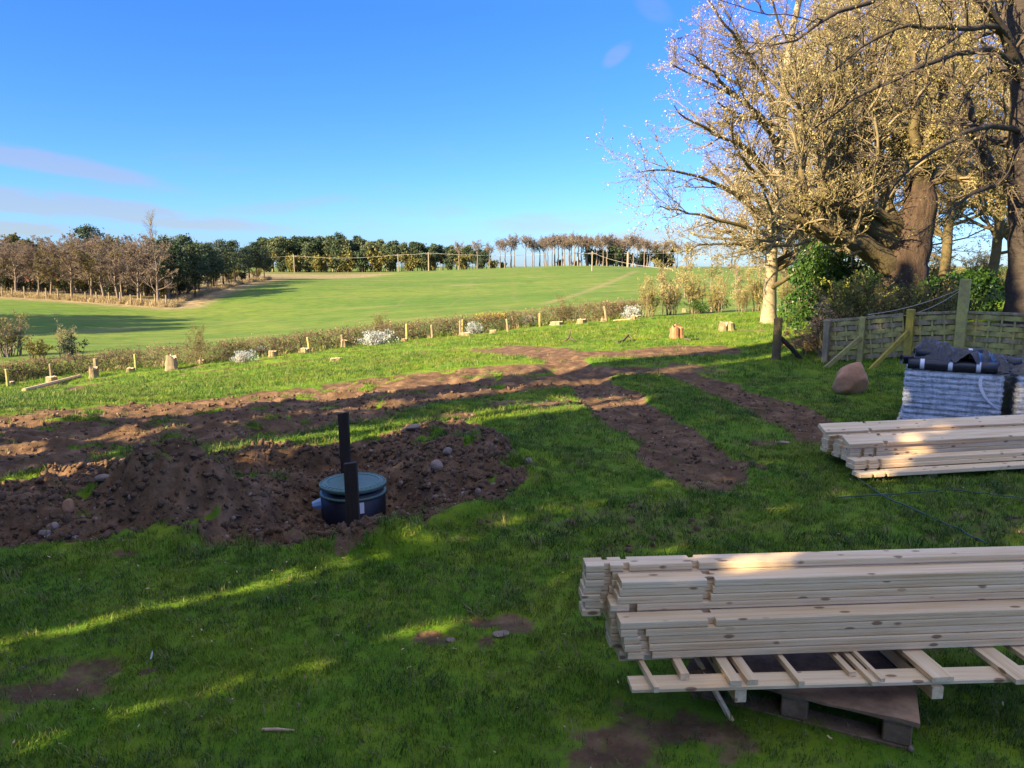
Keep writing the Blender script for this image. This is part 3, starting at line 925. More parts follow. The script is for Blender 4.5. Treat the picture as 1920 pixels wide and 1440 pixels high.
def bare_tree(seed, H, r0, crown0=0.3, spread=0.5, tk=1.0, tap=.55, n=(14, 7, 5), mat=None, twig=None, bud=None, nb=0, bs=0.1, up=0.06, ang=(35, 65), wob=0.1, K0=10, lean=0.0, rm=(0, 0)):
    r = np.random.default_rng(seed)
    tp = line3([(0, 0, -0.3), (lean * .3 + r.normal() * .1, r.normal() * .1, H * 0.45), (lean, r.normal() * H * 0.02, H * tk)], K0, r, wob * H / 30)[None]
    tr = flare(K0, r0, r0 * 0.2)[None]
    b1, q1 = sprout(tp, tr, n[0], crown0, 0.97, ang, (spread * 0.7, spread), 7, 0.16, up, 0.55, r, tap)
    b2, q2 = sprout(b1, q1, n[1], 0.25, 1, (25, 60), (0.3, 0.55), 5, 0.18, up, 0.6, r, rmin=rm[0])
    b3, q3 = sprout(b2, q2, n[2], 0.2, 1, (20, 60), (0.4, 0.8), 4, 0.22, up * .6, 0.65, r, rmin=rm[1])
    parts = [('trunk', branch_mesh('trunk', [(tp, tr)], mat, [8])), ('crown', branch_mesh('crown', [(b1, q1), (b2, q2), (b3, q3)], twig, [4, 3, 3]))]
    if bud is not None and nb:
        parts.append(('buds', npmesh('buds', *leaves(b3, nb, bs, r, 0.1), bud)))
    return parts

def pine_tree(seed, H, r0, crown0, mat, needle, width=0.26, nl=130, clump=16, size=0.5):
    r = np.random.default_rng(seed)
    tp = line3([(0, 0, -0.4), (r.normal() * .15, r.normal() * .15, H * .5), (r.normal() * .2, r.normal() * .2, H)], 8)[None]
    tr = flare(8, r0, r0 * .2)[None]
    t = r.uniform(crown0, 1, nl) ** 0.85
    a = r.uniform(0, 6.283, nl)
    rad = width * H * (np.sin(np.clip((t - crown0) / (1 - crown0), 0, 1) * 2.6 + 0.45)) * r.uniform(0.35, 1.05, nl)
    c = np.stack([rad * np.cos(a), rad * np.sin(a), t * H + rad * 0.12], 1)
    st = np.stack([0 * a, 0 * a, t * H - rad * 0.25], 1)
    bp = np.stack([st, (st + c) / 2 + r.normal(size=c.shape) * .08, c], 1)
    br = np.broadcast_to(np.array([.06, .04, .015]) * H / 10, (nl, 3))
    cc = np.repeat(c, clump, 0) + r.normal(size=(nl * clump, 3)) * np.array([.05, .05, .024]) * H
    V, Fq = leaves(np.stack([cc, cc + r.normal(size=cc.shape) * .05], 1), 1, size, r, 0, 0, 0.45)
    return [('trunk', branch_mesh('trunk', [(tp, tr), (bp, br)], mat, [6, 3])), ('crown', npmesh('crown', V, Fq, needle))]

def shrub_parts(seed, H, stems, wid, twig, leafm, nleaf, size, n=(6, 4), r0=0.02, up=0.05, ls=0.5, core=0):
    r = np.random.default_rng(seed)
    a = r.uniform(0, 6.283, stems)
    rad = wid * 0.25 * r.uniform(0, 1, stems)
    tip = wid * 0.5 * r.uniform(0.2, 1, stems)
    h = H * r.uniform(0.55, 1, stems)
    s = np.linspace(0, 1, 6)[None, :, None]
    b = np.stack([rad * np.cos(a), rad * np.sin(a), np.full(stems, -0.08)], 1)[:, None]
    e = np.stack([tip * np.cos(a), tip * np.sin(a), h], 1)[:, None]
    p = b * (1 - s) + e * s
    p[:, :, :2] = b[:, :, :2] + (e - b)[:, :, :2] * s ** 1.4
    p += r.normal(size=p.shape) * 0.02 * H
    q = np.broadcast_to(np.linspace(r0, r0 * .3, 6), (stems, 6))
    b2, q2 = sprout(p, q, n[0], .2, 1, (20, 60), (.2, .5), 5, .2, up, .6, r)
    b3, q3 = sprout(b2, q2, n[1], .1, 1, (20, 60), (.3, .7), 4, .2, up, .7, r)
    out = [('stems', branch_mesh('stems', [(p, q), (b2, q2), (b3, q3)], twig, [5, 3, 3]))]
    if leafm is not None and nleaf:
        out.append(('foliage', npmesh('foliage', *leaves(b3, nleaf, size, r, .1, ls, .6, size * .4), leafm)))
    return out

def leafy_mass(seed, rx, ry, rz, n, size, leafm, twig, lobes=9):
    """evergreen bush: leaves through overlapping lobes, stems inside"""
    r = np.random.default_rng(seed)
    c = r.uniform(-1, 1, (lobes, 3)) * np.array([rx, ry, rz]) * 0.62
    c[:, 2] += rz
    lr_ = r.uniform(0.35, 0.62, lobes)
    k = r.integers(0, lobes, n)
    d = nrm(r.normal(size=(n, 3)))
    pnt = c[k] + d * (lr_[k] * r.uniform(0.45, 1.05, n) ** .5)[:, None] * np.array([rx, ry, rz])
    pnt[:, 2] = np.abs(pnt[:, 2])
    V, Fq = leaves(np.stack([pnt, pnt + .01], 1), 1, size, r, 0, 0, .5)
    st = np.zeros((lobes, 5, 3))
    for i in range(lobes):
        st[i] = line3([(c[i, 0] * .15, c[i, 1] * .15, -.1), (c[i, 0] * .5, c[i, 1] * .5, c[i, 2] * .5), c[i]], 5)
    sr = np.broadcast_to(np.linspace(.035, .012, 5), (lobes, 5))
    b2, q2 = sprout(st, sr, 7, .4, 1, (20, 70), (.3, .6), 4, .2, .03, .6, r)
    return [('stems', branch_mesh('stems', [(st, sr), (b2, q2)], twig, [5, 3])), ('foliage', npmesh('foliage', V, Fq, leafm))]

ORD = ['first', 'second', 'third', 'fourth', 'fifth', 'sixth', 'seventh', 'eighth', 'ninth', 'tenth', 'eleventh', 'twelfth', '13th', '14th', '15th', '16th', '17th', '18th', '19th', '20th']
def nth(i):
    if i < len(ORD):
        return ORD[i]
    k = i + 1
    return '%d%s' % (k, 'st' if k % 10 == 1 and k % 100 != 11 else 'nd' if k % 10 == 2 and k % 100 != 12 else 'rd' if k % 10 == 3 and k % 100 != 13 else 'th')

# ------------------------------------------------------------------ far trees
TOPW = ([-200, 0, 90, 200, 300, 360, 420, 512], [440, 443, 440, 432, 436, 446, 450, 456])
bare_kinds = [bare_tree(100 + i, 10, .16, .16, .50, .72, .15, (20, 9, 6), TWIG_GREY, TWIG_BROWN if i % 3 else TWIG_GREY, OLIVE_LEAF if i == 2 else BROWN_BUD, (5, 5, 5, 4)[i], .13, up=.08, rm=(.03, .018)) for i in range(4)]
pine_kinds = [pine_tree(120 + i, 10, .15, .22 + .06 * i, BARK_DARK, NEEDLE, .25, 150, 20, .42) for i in range(3)]
wood = []
r = np.random.default_rng(8)
for i in range(15):                                     # front row of the wood
    px = -150 + i * 32 + r.uniform(-9, 9)
    wood.append((px, np.interp(px, [-200, 0, 170, 320], [100, 96, 91, 87]) + r.uniform(0, 3), 'b'))
for i in range(16):
    px = -150 + i * 31 + r.uniform(-9, 9)
    wood.append((px, np.interp(px, [-200, 0, 170, 320], [100, 96, 91, 87]) + r.uniform(9, 16), 'b'))
for i in range(24):
    px = -60 + i * 16.5 + r.uniform(-7, 7)
    wood.append((px, np.interp(px, [-200, 0, 170, 320], [100, 96, 91, 87]) + r.uniform(4, 26), 'b'))
for i in range(16):
    px = -150 + i * 38 + r.uniform(-12, 12)
    wood.append((px, np.interp(px, [-200, 0, 170, 320, 460], [112, 110, 108, 110, 135]) + r.uniform(12, 22), 'b'))
for px, d in ((318, 95), (335, 92), (352, 97), (366, 95), (380, 103), (393, 106), (408, 108), (420, 112), (436, 118), (448, 117), (462, 124), (474, 126), (488, 128), (499, 132), (345, 108), (402, 122), (440, 132), (470, 140), (498, 142)):
    wood.append((px + r.uniform(-4, 4), d + r.uniform(-1, 1), 'p'))
wood += [(20, 118, 'o'), (50, 124, 'o'), (170, 120, 'q'), (300, 118, 'w'), (75, 116, 'o')]
wood.sort()
nb_ = np_ = 0
for i, (px, d, k) in enumerate(wood):
    p = GD(px, d)
    top = np.interp(px, *TOPW)
    vis = px > -30
    if k == 'b':
        top += r.uniform(-6, 16)
        if d > 105: top -= 3
        h = hgt(p, top)
        lab = 'bare brown tree in the wood beyond the field, %s bare one from the left' % nth(nb_)
        if px < -60: continue
        if vis: nb_ += 1
        kk = bare_kinds[r.integers(0, 4)]
        plant('bare_tree', lab if vis else 'bare tree of the wood cut by the left edge, %s row' % ('front' if d < 101 else 'second' if d < 108 else 'third' if d < 116 else 'back'), 'tree', kk, p, 'bare trees of the far wood', r.uniform(0, 6), (h / 10 * r.uniform(1.1, 1.5), h / 10 * r.uniform(1.1, 1.5), h / 10))
    elif k == 'p':
        h = hgt(p, top + r.uniform(-3, 22))
        plant('pine_tree', 'dark pine at the end of the wood beyond the field, %s pine from the left' % nth(np_), 'tree', pine_kinds[r.integers(0, 3)], p, 'dark pines of the far wood', r.uniform(0, 6), (h / 10 * 1.1, h / 10 * 1.1, h / 10))
        np_ += 1
nk = bare_tree(140, 10, .2, .25, .45, .72, .2, (18, 8, 6), TWIG_GREY, TWIG, OLIVE_LEAF, 9, .22, up=.12)
for px, d, tp_, lab, kk in ((20, 122, 432, 'olive leafed tree above the wood at the far left edge', nk), (50, 128, 429, 'yellow-green rounded tree above the brown wood near the left edge', nk), (75, 118, 440, 'olive-brown tree crown in front of the rounded yellow-green one', nk),
                        (178, 124, 424, 'dark evergreen crown rising above the brown wood', pine_tree(150, 10, .2, .3, BARK_DARK, NEEDLE, .3, 150, 18, .4)),
                        (300, 116, 409, 'tall pale bare tree standing highest above the wood', bare_tree(151, 10, .16, .35, .42, 1.0, .55, (24, 8, 6), POLE_M, TWIG, None, 0, .1, up=.22, ang=(18, 40)))):
    p = GD(px, d)
    h = hgt(p, tp_)
    plant('wood_tree', lab, 'tree', kk, p, None, px, (h / 10 * 1.15, h / 10 * 1.15, h / 10))
# undergrowth in the wood
und = [shrub_parts(160 + i, 2.4, 16, 3.4, TWIG_DARK, OLIVE_LEAF if i else NEEDLE, 3, .2, (7, 4), .04) for i in range(2)]
nu = 0
for i in range(26):
    px = -20 + i * 20 + r.uniform(-8, 8)
    d = np.interp(px, [0, 170, 320, 360, 430, 512], [101, 97, 93, 100, 118, 136]) + r.uniform(0, 5)
    plant('undergrowth_shrub', 'dark twiggy shrub under the far wood, %s from the left' % nth(nu), 'shrub', und[i % 2], GD(px, d), 'undergrowth of the far wood', r.uniform(0, 6), r.uniform(.7, 1.2))
    nu += 1
# the red bank behind the wood
bk = MB()
a, b_ = GD(-40, 122), GD(138, 122)
zt0 = EYE + ray(960, 515)[2] * 122 / ray(960, 515)[1]
for k in range(12):
    x0, x1 = a[0] + (b_[0] - a[0]) * k / 12, a[0] + (b_[0] - a[0]) * (k + 1) / 12
    z1 = zt0 + r.uniform(-.25, .15)
    bk.add([(x0, 119, a[2] - .5), (x1, 119, a[2] - .5), (x1, 122, z1), (x0, 122, z1), (x1, 128, z1 - .2), (x0, 128, z1 - .2), (x1, 130, a[2] - 1), (x0, 130, a[2] - 1)], [(0, 1, 2, 3), (3, 2, 4, 5), (5, 4, 6, 7), (0, 3, 5, 7), (1, 6, 4, 2)])
tag(bk.obj('earth_bank', REDEARTH), 'bare red earth bank showing between the far wood trunks', 'earth bank')
# fence stakes along the wood
fp_k = MB().tube([(0, 0, -.3), (.02, 0, .6), (0, .02, 1.3)], (.09, .085, .08), 6).mesh('stake', OLDWOOD)
seg = np.array(WOODEDGE[1:4])
ns = 0
for px in range(8, 330, 22):
    d = np.interp(px, [0, 170, 330], [92.5, 87.5, 83.5])
    o = link('fence_stake', fp_k)
    o.location = GD(px + r.uniform(-4, 4), d)
    o.scale = (1, 1, r.uniform(.8, 1.1))
    tag(o, 'thin wooden stake along the far wood edge, %s from the left' % nth(ns), 'fence stake', 'stakes along the far wood')
    ns += 1
dg_ = np.array([GD(px, np.interp(px, [-60, 0, 170, 330, 345, 430, 512], [97, 93, 88, 84, 90, 108, 128]) + r.uniform(-.8, 2.4)) for px in r.uniform(-60, 512, 1500)])
scatter('dry_grass', dg_, r.uniform(.6, 1.3, len(dg_)), r.uniform(0, 6, len(dg_)), [tuft(40 + i, 26, .6, .35, .03, DRYGRASS, .8) for i in range(3)], 'pale dry grass along the foot of the far wood', 'dry grass', .2, 9)

# pines and bare trees on the hilltop
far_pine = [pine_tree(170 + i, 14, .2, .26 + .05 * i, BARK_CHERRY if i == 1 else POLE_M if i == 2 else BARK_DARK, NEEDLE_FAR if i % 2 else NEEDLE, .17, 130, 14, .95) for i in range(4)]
TOPP = ([470, 520, 600, 640, 700, 760, 820, 870, 920], [452, 448, 449, 447, 452, 457, 463, 464, 470])
row = []
for i in range(46):
    row.append((492 + i * 9.4 + r.uniform(-3, 3), r.uniform(236, 246)))
for i in range(38):
    row.append((495 + i * 11 + r.uniform(-4, 4), r.uniform(254, 268)))
row.sort()
for i, (px, d) in enumerate(row):
    p = GD(px, d)
    h = hgt(p, np.interp(px, *TOPP) + r.uniform(-3, 9))
    plant('pine_tree', 'straight pine on the skyline behind the field, %s from the left' % nth(i), 'tree', far_pine[r.integers(0, 4)], p, 'pines on the skyline', r.uniform(0, 6), (h / 14 * 1.05, h / 14 * 1.05, h / 14 * r.uniform(.95, 1.08)))
p = GD(641, 250)
plant('pine_tree', 'pointed conifer standing above the other skyline pines', 'tree', pine_tree(180, 14, .2, .4, BARK_DARK, NEEDLE, .10, 110, 12, .6), p, None, 0, hgt(p, 437) / 14)
ridge = [bare_tree(190 + i, 14, .24, .52, .40, .76, .2, (20, 9, 6), TWIG_GREY, TWIG_GREY, None, 0, up=.13, ang=(25, 55), wob=.12, rm=(.055, .032)) for i in range(4)]
spots = [(862, 452), (896, 450), (918, 455), (938, 448), (958, 440), (985, 440), (997, 447), (1012, 446), (1022, 442), (1034, 440), (1046, 438), (1057, 442), (1066, 439), (1075, 436), (1088, 438), (1098, 443), (1108, 442), (1121, 440), (1136, 437), (1148, 444), (1160, 446), (1172, 442), (1184, 438), (1196, 446), (1210, 450), (1224, 452), (1240, 450), (1262, 452), (1285, 455)]
spots = sorted(spots + [(a + 6 + 3 * math.sin(a), b + 3 + 3 * math.cos(a)) for a, b in spots if a > 930 and not 968 < a < 990])
for i, (px, tp_) in enumerate(spots):
    p = GD(px, 208 + r.uniform(0, 16))
    h = hgt(p, tp_) * 1.08
    plant('ridge_tree', 'slim bare tree on the skyline right of the pines, %s from the left' % nth(i), 'tree', ridge[i % 4], p, 'bare trees on the skyline', r.uniform(0, 6), (h / 14 * r.uniform(1.2, 1.6), h / 14 * 1.3, h / 14))
und2 = [shrub_parts(196 + i, 3.2, 16, 4.5, TWIG_DARK, NEEDLE if i else OLIVE_LEAF, 4, .45, (7, 4), .06) for i in range(2)]
for i in range(30):
    px = 505 + i * 26 + r.uniform(-9, 9)
    if 955 < px < 1040: continue
    plant('undergrowth_shrub', 'low dark shrub under the skyline trees, %s from the left' % nth(i), 'shrub', und2[i % 2], GD(px, 236 if px < 900 else 222), 'undergrowth on the skyline', r.uniform(0, 6), r.uniform(.7, 1.5) * (1.4 if px < 900 or px > 1090 else .7))
# a few trees left of the frame whose shadows lie on the field
for i, (x_, y_) in enumerate(((-50, 43), (-53, 47), (-57, 50), (-54, 53), (-60, 55), (-52, 40))):
    plant('pine_tree', 'tall pine left of the picture shading the field, %s from the house' % nth(i), 'tree', pine_kinds[i % 3], (x_, y_, float(zbase(x_, y_))), None, i, (1.5, 1.5, 1.35))

# ------------------------------------------------------------------ poles and wires
def pole(px, pyb, pyt, d, r0, lab):
    p = at(px, pyb, d)
    h = hgt(p, pyt)
    o = empty('utility_pole', p)
    MB().tube([(0, 0, -2.5), (0, 0, h)], (r0, r0 * .8), 8).obj('shaft', POLE_M, o)
    MB().box((-.9, -.06, h - .55), (.9, .06, h - .43)).obj('crossarm', POLE_M, o)
    for s in (-.75, 0, .75):
        MB().tube([(s, 0, h - .43), (s, 0, h - .2)], .05, 6).obj('insulator', TANK_M, o)
    tag(o, lab, 'utility pole')
    return p + np.array([0, 0, h - .2])
T1 = pole(1110, 514, 471, 150, .16, 'single utility pole standing out in the green field')
T2 = pole(1177, 503, 472, 185, .34, 'thick pale utility pole at the right end of the hilltop')
T3 = pole(747, 508, 476, 226, .17, 'utility pole before the right part of the pine row')
T4 = pole(804, 508, 473, 224, .22, 'bright utility pole where the pine row gets lower')
T5 = pole(552, 507, 478, 228, .18, 'utility pole before the left end of the pine row')
T6 = pole(1083, 500, 472, 212, .2, 'utility pole among the bare skyline trees')
T7 = at(470, 480, 225)
T8 = at(1300, 470, 190)
T9 = at(1262, 505, 62)
def wire(a, b, sag, lab, rad=.03):
    s = np.linspace(0, 1, 14)[:, None]
    p = a * (1 - s) + b * s
    p[:, 2] -= sag * 4 * (s * (1 - s))[:, 0]
    tag(MB().tube(p, rad, 4).obj('overhead_wire', WIRE_M), lab, 'wire')
wire(T7, T5, .4, 'overhead wire before the leftmost skyline pines')
wire(T5, T3, .9, 'overhead wire between the two left poles before the pines', .035)
wire(T3, T4, .2, 'short overhead wire between the two poles by the lower pines', .035)
wire(T4, T6, .8, 'overhead wire across the gap in the skyline trees')
wire(T6, T1, .3, 'overhead wire from the skyline trees to the field pole', .025)
wire(T1, T2, .4, 'overhead wire from the field pole to the thick pole')
wire(T2, T8, .4, 'overhead wire from the thick pole to behind the shrubs')
wire(T1, T9, .5, 'long overhead wire descending right from the field pole', .02)

# ------------------------------------------------------------------ what stands left of and behind the camera and shades the garden
NV = np.array([-SD[1], SD[0]])
def sq(s, q):
    v = NV * s + SD * q
    return float(v[0]), float(v[1])
hang = math.atan2(SD[1], SD[0])
hx, hy = sq(-5.6, -16.5)
house = empty('house', (hx, hy, 0), hang)
hw, hd, he, hr = 5.5, 6.5, 4.6, 7.4
MB().add([(-hw, -hd, -.3), (hw, -hd, -.3), (hw, hd, -.3), (-hw, hd, -.3), (-hw, -hd, he), (hw, -hd, he), (hw, hd, he), (-hw, hd, he), (-hw, 0, hr - .12), (hw, 0, hr - .12)],
         [(0, 1, 5, 4), (2, 3, 7, 6), (1, 2, 6, 9, 5), (3, 0, 4, 8, 7), (3, 2, 1, 0)]).obj('wall', BRICK_M, house)
rf = MB()
for s in (-1, 1):
    rf.add([(-hw - .3, s * (hd + .35), he - .3), (hw + .3, s * (hd + .35), he - .3), (hw + .3, 0, hr), (-hw - .3, 0, hr), (-hw - .3, s * (hd + .35), he - .12), (hw + .3, s * (hd + .35), he - .12), (hw + .3, 0, hr + .18), (-hw - .3, 0, hr + .18)],
           [(0, 1, 2, 3), (4, 5, 6, 7), (0, 1, 5, 4), (1, 2, 6, 5), (3, 0, 4, 7)])
rfo = rf.obj('roof', SLATE_M, house)
MB().box((-5.5, -.5, hr - .5), (-4.6, .5, hr + 1.3)).obj('chimney', BRICK_M, rfo)
for yy in (-4, 0, 4):
    for zz in (1.0, 3.6):
        wn = MB().box((hw + .01, yy - .6, zz), (hw + .06, yy + .6, zz + 1.2)).obj('window', WHITE_M, house)
        MB().box((hw + .062, yy - .5, zz + .1), (hw + .075, yy + .5, zz + 1.1)).obj('pane', GLASS_M, wn)
tag(house, 'two-storey house with slate roof behind the camera', 'house')

def cypress(seed, H, rad, n, size, low=0.02):
    r = np.random.default_rng(seed)
    tp = line3([(0, 0, -.3), (0, 0, H * .97)], 6)[None]
    t = r.uniform(low, 1, n)
    a = r.uniform(0, 6.283, n)
    rr = rad * np.minimum(1, (1 - t) * 5 + .15) * r.uniform(.2, 1, n) ** .5 * (0.9 + .2 * np.sin(a * 3 + t * 9))
    c = np.stack([rr * np.cos(a), rr * np.sin(a), t * H], 1)
    return [('trunk', branch_mesh('trunk', [(tp, flare(6, rad * .2 + .05, .04)[None])], BARK_DARK, [6])), ('foliage', npmesh('foliage', *leaves(np.stack([c, c + .01], 1), 1, size, r, 0, 0, .6), NEEDLE))]
for i, (s, rad, H, n, size, q) in enumerate(((2.37, .615, 11.5, 13000, .24, -5.0), (3.44, .455, 11.2, 9000, .22, -5.4), (4.80, .93, 12.2, 14000, .25, -5.2), (6.0, .84, 12.2, 13000, .27, -4.9),
                                            (7.95, .66, 12.0, 5200, .25, -4.6), (9.30, .60, 12.0, 6000, .25, -4.4), (7.05, .46, 12.4, 3600, .24, -5.6), (1.12, .665, 11.0, 13000, .24, -5.2),
                                            (0.05, .62, 11.2, 11000, .26, -5.4), (-1.0, .64, 11.0, 10000, .27, -5.6), (-2.1, .66, 11.2, 10000, .27, -5.8), (-3.2, .66, 11.0, 10000, .27, -6.0))):
    x_, y_ = sq(s, q)
    plant('cypress_tree', 'columnar cypress in the row left of the picture, %s from the house' % nth(i), 'tree', cypress(300 + i, H, rad, n, size, .52 if i == 6 else .02), (x_, y_, zg(x_, y_)), 'cypress row left of the picture')

# ------------------------------------------------------------------ boundary hedge
HEDGE_PX = [(-120, 728), (0, 716), (120, 702), (260, 688), (420, 676), (540, 662), (660, 648), (780, 634), (900, 622), (1020, 608), (1140, 598), (1210, 592)]
HP = np.array([G(a, b + 2) for a, b in HEDGE_PX])
HL = line3(HP, 160)
r = np.random.default_rng(21)
def hedge_points(n):
    t = r.uniform(0, 158.9, n)
    k = t.astype(int)
    f = (t - k)[:, None]
    c = HL[k] * (1 - f) + HL[k + 1] * f
    tg = nrm(HL[k + 1] - HL[k])
    nn = np.stack([-tg[:, 1], tg[:, 0], 0 * t], 1)
    return t, c, nn
def hedge_top(t):
    return 0.66 + 0.16 * (fbm(t * .35, t * 0, 3, 5) - .5) + .12 * np.interp(t, [0, 30, 60, 160], [-.5, .2, .3, .6])
t, c, nn = hedge_points(15000)
H_ = hedge_top(t)
side = r.uniform(0.1, 1, 15000) ** .7 * r.choice([-1, 1], 15000)
zz = r.uniform(0, 1, 15000)
c = c + nn * (0.45 + .38 * side)[:, None]
c[:, 2] = zbase(c[:, 0], c[:, 1]) + zz * H_
d = nrm(r.normal(size=c.shape) + np.array([0, 0, .7]))
ln = r.uniform(.12, .34, len(c))[:, None]
m_ = c + d * ln * .5 + r.normal(size=c.shape) * .02
tw = np.stack([c, m_, c + d * ln], 1)
hr_ = np.broadcast_to(np.array([.007, .0055, .003]), (len(c), 3))
hedge = empty('hedge', HP[5])
def at_root(o, root):
    o.location = -np.array(root.location)
at_root(link('twigs', npmesh('twigs', *tubes(tw, hr_, 3), TWIG_BROWN), hedge), hedge)
sel = r.uniform(0, 1, len(c)) < 0.55
at_root(link('leaves', npmesh('leaves', *leaves(tw[sel], 2, .06, r, .2, .3, .6), OLIVE_LEAF), hedge), hedge)
sel = r.uniform(0, 1, len(c)) < 0.3
at_root(link('dead_leaves', npmesh('dead_leaves', *leaves(tw[sel], 2, .055, r, .3, .3, .6), DRYLEAF), hedge), hedge)
tag(hedge, 'long clipped brown hedge between the lawn and the field', 'hedge')
hg = np.array([c[i] for i in r.integers(0, len(c), 700)])
hg[:, 2] = zbase(hg[:, 0], hg[:, 1])
hg[:, 1] -= r.uniform(.0, .5, len(hg))
scatter('verge_grass', hg, r.uniform(.6, 1.4, len(hg)), r.uniform(0, 6, len(hg)), [tuft(60 + i, 22, .2, .14, .012, BLADE if i else DRYGRASS, .9) for i in range(3)], 'rough grass at the foot of the long hedge', 'grass', .2, 11)

# posts along the hedge (px, foot row, top row, lean)
PX = [(15, 725, 692, 0), (97, 715, 682, 0), (181, 705, 672, .02), (255, 693, 664, 0), (516, 664, 636, 0), (567, 658, 633, -.25), (581, 660, 632, -.12), (642, 652, 627, 0), (752, 636, 613, -.35), (763, 640, 607, 0),
      (811, 634, 609, -.05), (863, 628, 601, 0), (867, 627, 599, .02), (953, 622, 598, -.12), (963, 616, 592, -.1), (1012, 612, 587, 0), (1138, 604, 574, -.18), (1167, 592, 573, -.3)]
for i, (px, pb, pt, lean) in enumerate(PX):
    p = G(px, pb)
    h = hgt(p, pt)
    w_ = .055 if px != 181 else .085
    o = MB().tube([(0, 0, -.2), (lean * h * .5, .01, h * .5), (lean * h, 0, h - .02), (lean * h + .005, 0, h)], (w_, w_ * .95, w_ * .9, w_ * .55), 7).obj('fence_post', OLDWOOD if i % 3 else LICHEN)
    o.location = p
    tag(o, 'short wooden post along the hedge, %s from the left' % nth(i), 'fence post', 'posts along the hedge')

def stump(px, pb, wpx, hpx, lab, bark=None, cutm=None, jag=.15, seed=0, grp='stumps along the hedge'):
    p = G(px, pb)
    sc_ = p[1] / F
    rad, h = wpx * sc_ / 2, hpx * sc_
    r = np.random.default_rng(seed)
    n = 18
    o = empty('tree_stump', p)
    a = np.arange(n) * 2 * math.pi / n
    lob = 1 + .13 * np.sin(a * 3 + seed) + .10 * r.normal(size=n)
    V, fc = [], []
    for t_, k in ((-.12, 1.2), (0.06, 1.12), (.3, 1.0), (.7, .96), (1, .94)):
        tz = t_ * h + (jag * h * r.normal(size=n) * .5 if t_ == 1 else 0)
        V += [(rad * k * lob[j] * math.cos(a[j]), rad * k * lob[j] * math.sin(a[j]), tz[j] if t_ == 1 else tz) for j in range(n)]
    for i in range(4):
        for j in range(n):
            fc.append((i * n + j, i * n + (j + 1) % n, (i + 1) * n + (j + 1) % n, (i + 1) * n + j))
    MB().add(V, fc).obj('bark', bark or STUMPBARK, o)
    top = np.array(V[-n:])
    cap = [tuple(np.array((q[0] * .985, q[1] * .985, q[2] - .002))) for q in top] + [(0.02 * rad, 0, top[:, 2].mean() + jag * h * .3)]
    MB().add(cap, [(j, (j + 1) % n, n) for j in range(n)]).obj('cut_top', cutm or STUMPCUT, o)
    tag(o, lab, 'tree stump', grp)
for i, (px, pb, wp, hp, lab) in enumerate(((20, 722, 14, 7, 'low stump beside the leftmost hedge post'), (97, 717, 17, 11, 'low yellowish stump with a flat top beside the second hedge post'), (176, 708, 17, 19, 'upright sawn stump in front of the thickest hedge post'), (245, 698, 14, 8, 'low mossy stump left of the tall brown stump'),
      (322, 692, 20, 22, 'dark rugged brown stump, tallest along the hedge'), (378, 682, 12, 7, 'small stump at the foot of the lone hedge bush'), (453, 678, 15, 12, 'yellow mossy stump in front of the silver shrubs'), (512, 669, 15, 11, 'yellow stump by the post right of the first silver shrubs'),
      (573, 662, 17, 9, 'stump between two leaning hedge posts'), (645, 652, 15, 14, 'pale sawn stump left of the largest silver shrub'), (630, 677, 22, 6, 'flat pale stump out on the lawn beside the tracks'), (758, 641, 12, 6, 'small stump under the crossed hedge posts'), (872, 630, 18, 7, 'yellow low stump near the paired hedge posts'), (925, 626, 13, 7, 'low stump below the yellow gorse'),
      (1045, 609, 24, 6, 'yellow mossy stump under the hedge bush right of middle'), (1090, 607, 18, 8, 'rounded orange stump right of the hedge bush'), (1132, 604, 12, 6, 'small pale stump beside the leaning hedge post'), (1190, 600, 16, 8, 'stump at the foot of the rightmost silver shrub'), (1283, 585, 8, 6, 'tiny pale stump before the golden shrubs'), (1333, 584, 9, 8, 'small yellow sawn stump before the dark green shrub'))):
    stump(px, pb, wp, hp, lab, STUMPBARK if i not in (4,) else OLDWOOD, None, .18 if i != 4 else .5, 400 + i)
stump(1360, 621, 27, 15, 'pale split stump on the lawn left of the cherry trunk', STUMPBARK, STUMPCUT, .35, 430, 'stumps on the lawn')
stump(1267, 634, 24, 20, 'pointed reddish stump on the sunny lawn', STUMPRED, STUMPRED, .4, 436, 'stumps on the lawn')

# shrubs along the hedge
def put_shrub(px, pb, pt, parts, base_h, lab, cat='shrub', name='shrub', wid=1.0, group=None):
    p = G(px, pb)
    k = hgt(p, pt) / base_h
    return plant(name, lab, cat, parts, p, group, px * .7, (k * wid, k * wid, k))
bush = [shrub_parts(450 + i, 2.0, 12, 1.5, TWIG, OLIVE_LEAF if i < 2 else BUD, 3, .055, (8, 6), .018) for i in range(3)]
put_shrub(371, 684, 602, bush[0], 2.0, 'lone leafy olive bush standing in the hedge at left', wid=.85)
put_shrub(1055, 606, 556, bush[1], 2.0, 'rounded yellow-green bush in the hedge right of middle', wid=1.35)
put_shrub(716, 634, 582, bush[0], 2.0, 'hazy rounded bush behind the hedge left of middle', wid=1.3)
put_shrub(770, 628, 600, bush[2], 2.0, 'small rounded bush behind the hedge near the crossed posts', wid=1.3)
p = GD(10, 37); plant('shrub', 'large greyish shrub at the left edge beyond the hedge', 'shrub', shrub_parts(460, 2.0, 22, 2.2, TWIG_GREY, OLIVE_LEAF, 3, .07, (9, 6), .03), p, None, 0, hgt(p, 590) / 2.0)
p = GD(117, 36); plant('shrub', 'pale yellow sapling beyond the hedge at left', 'shrub', bush[2], p, None, 1, hgt(p, 600) / 2.0 * .9)
p = GD(135, 35); plant('shrub', 'low dark twiggy shrub under the pale yellow sapling', 'shrub', und[0], p, None, 1, .45)
p = GD(65, 35.5); plant('shrub', 'low twiggy shrub between the grey shrub and the sapling', 'shrub', und[1], p, None, 2, .45)
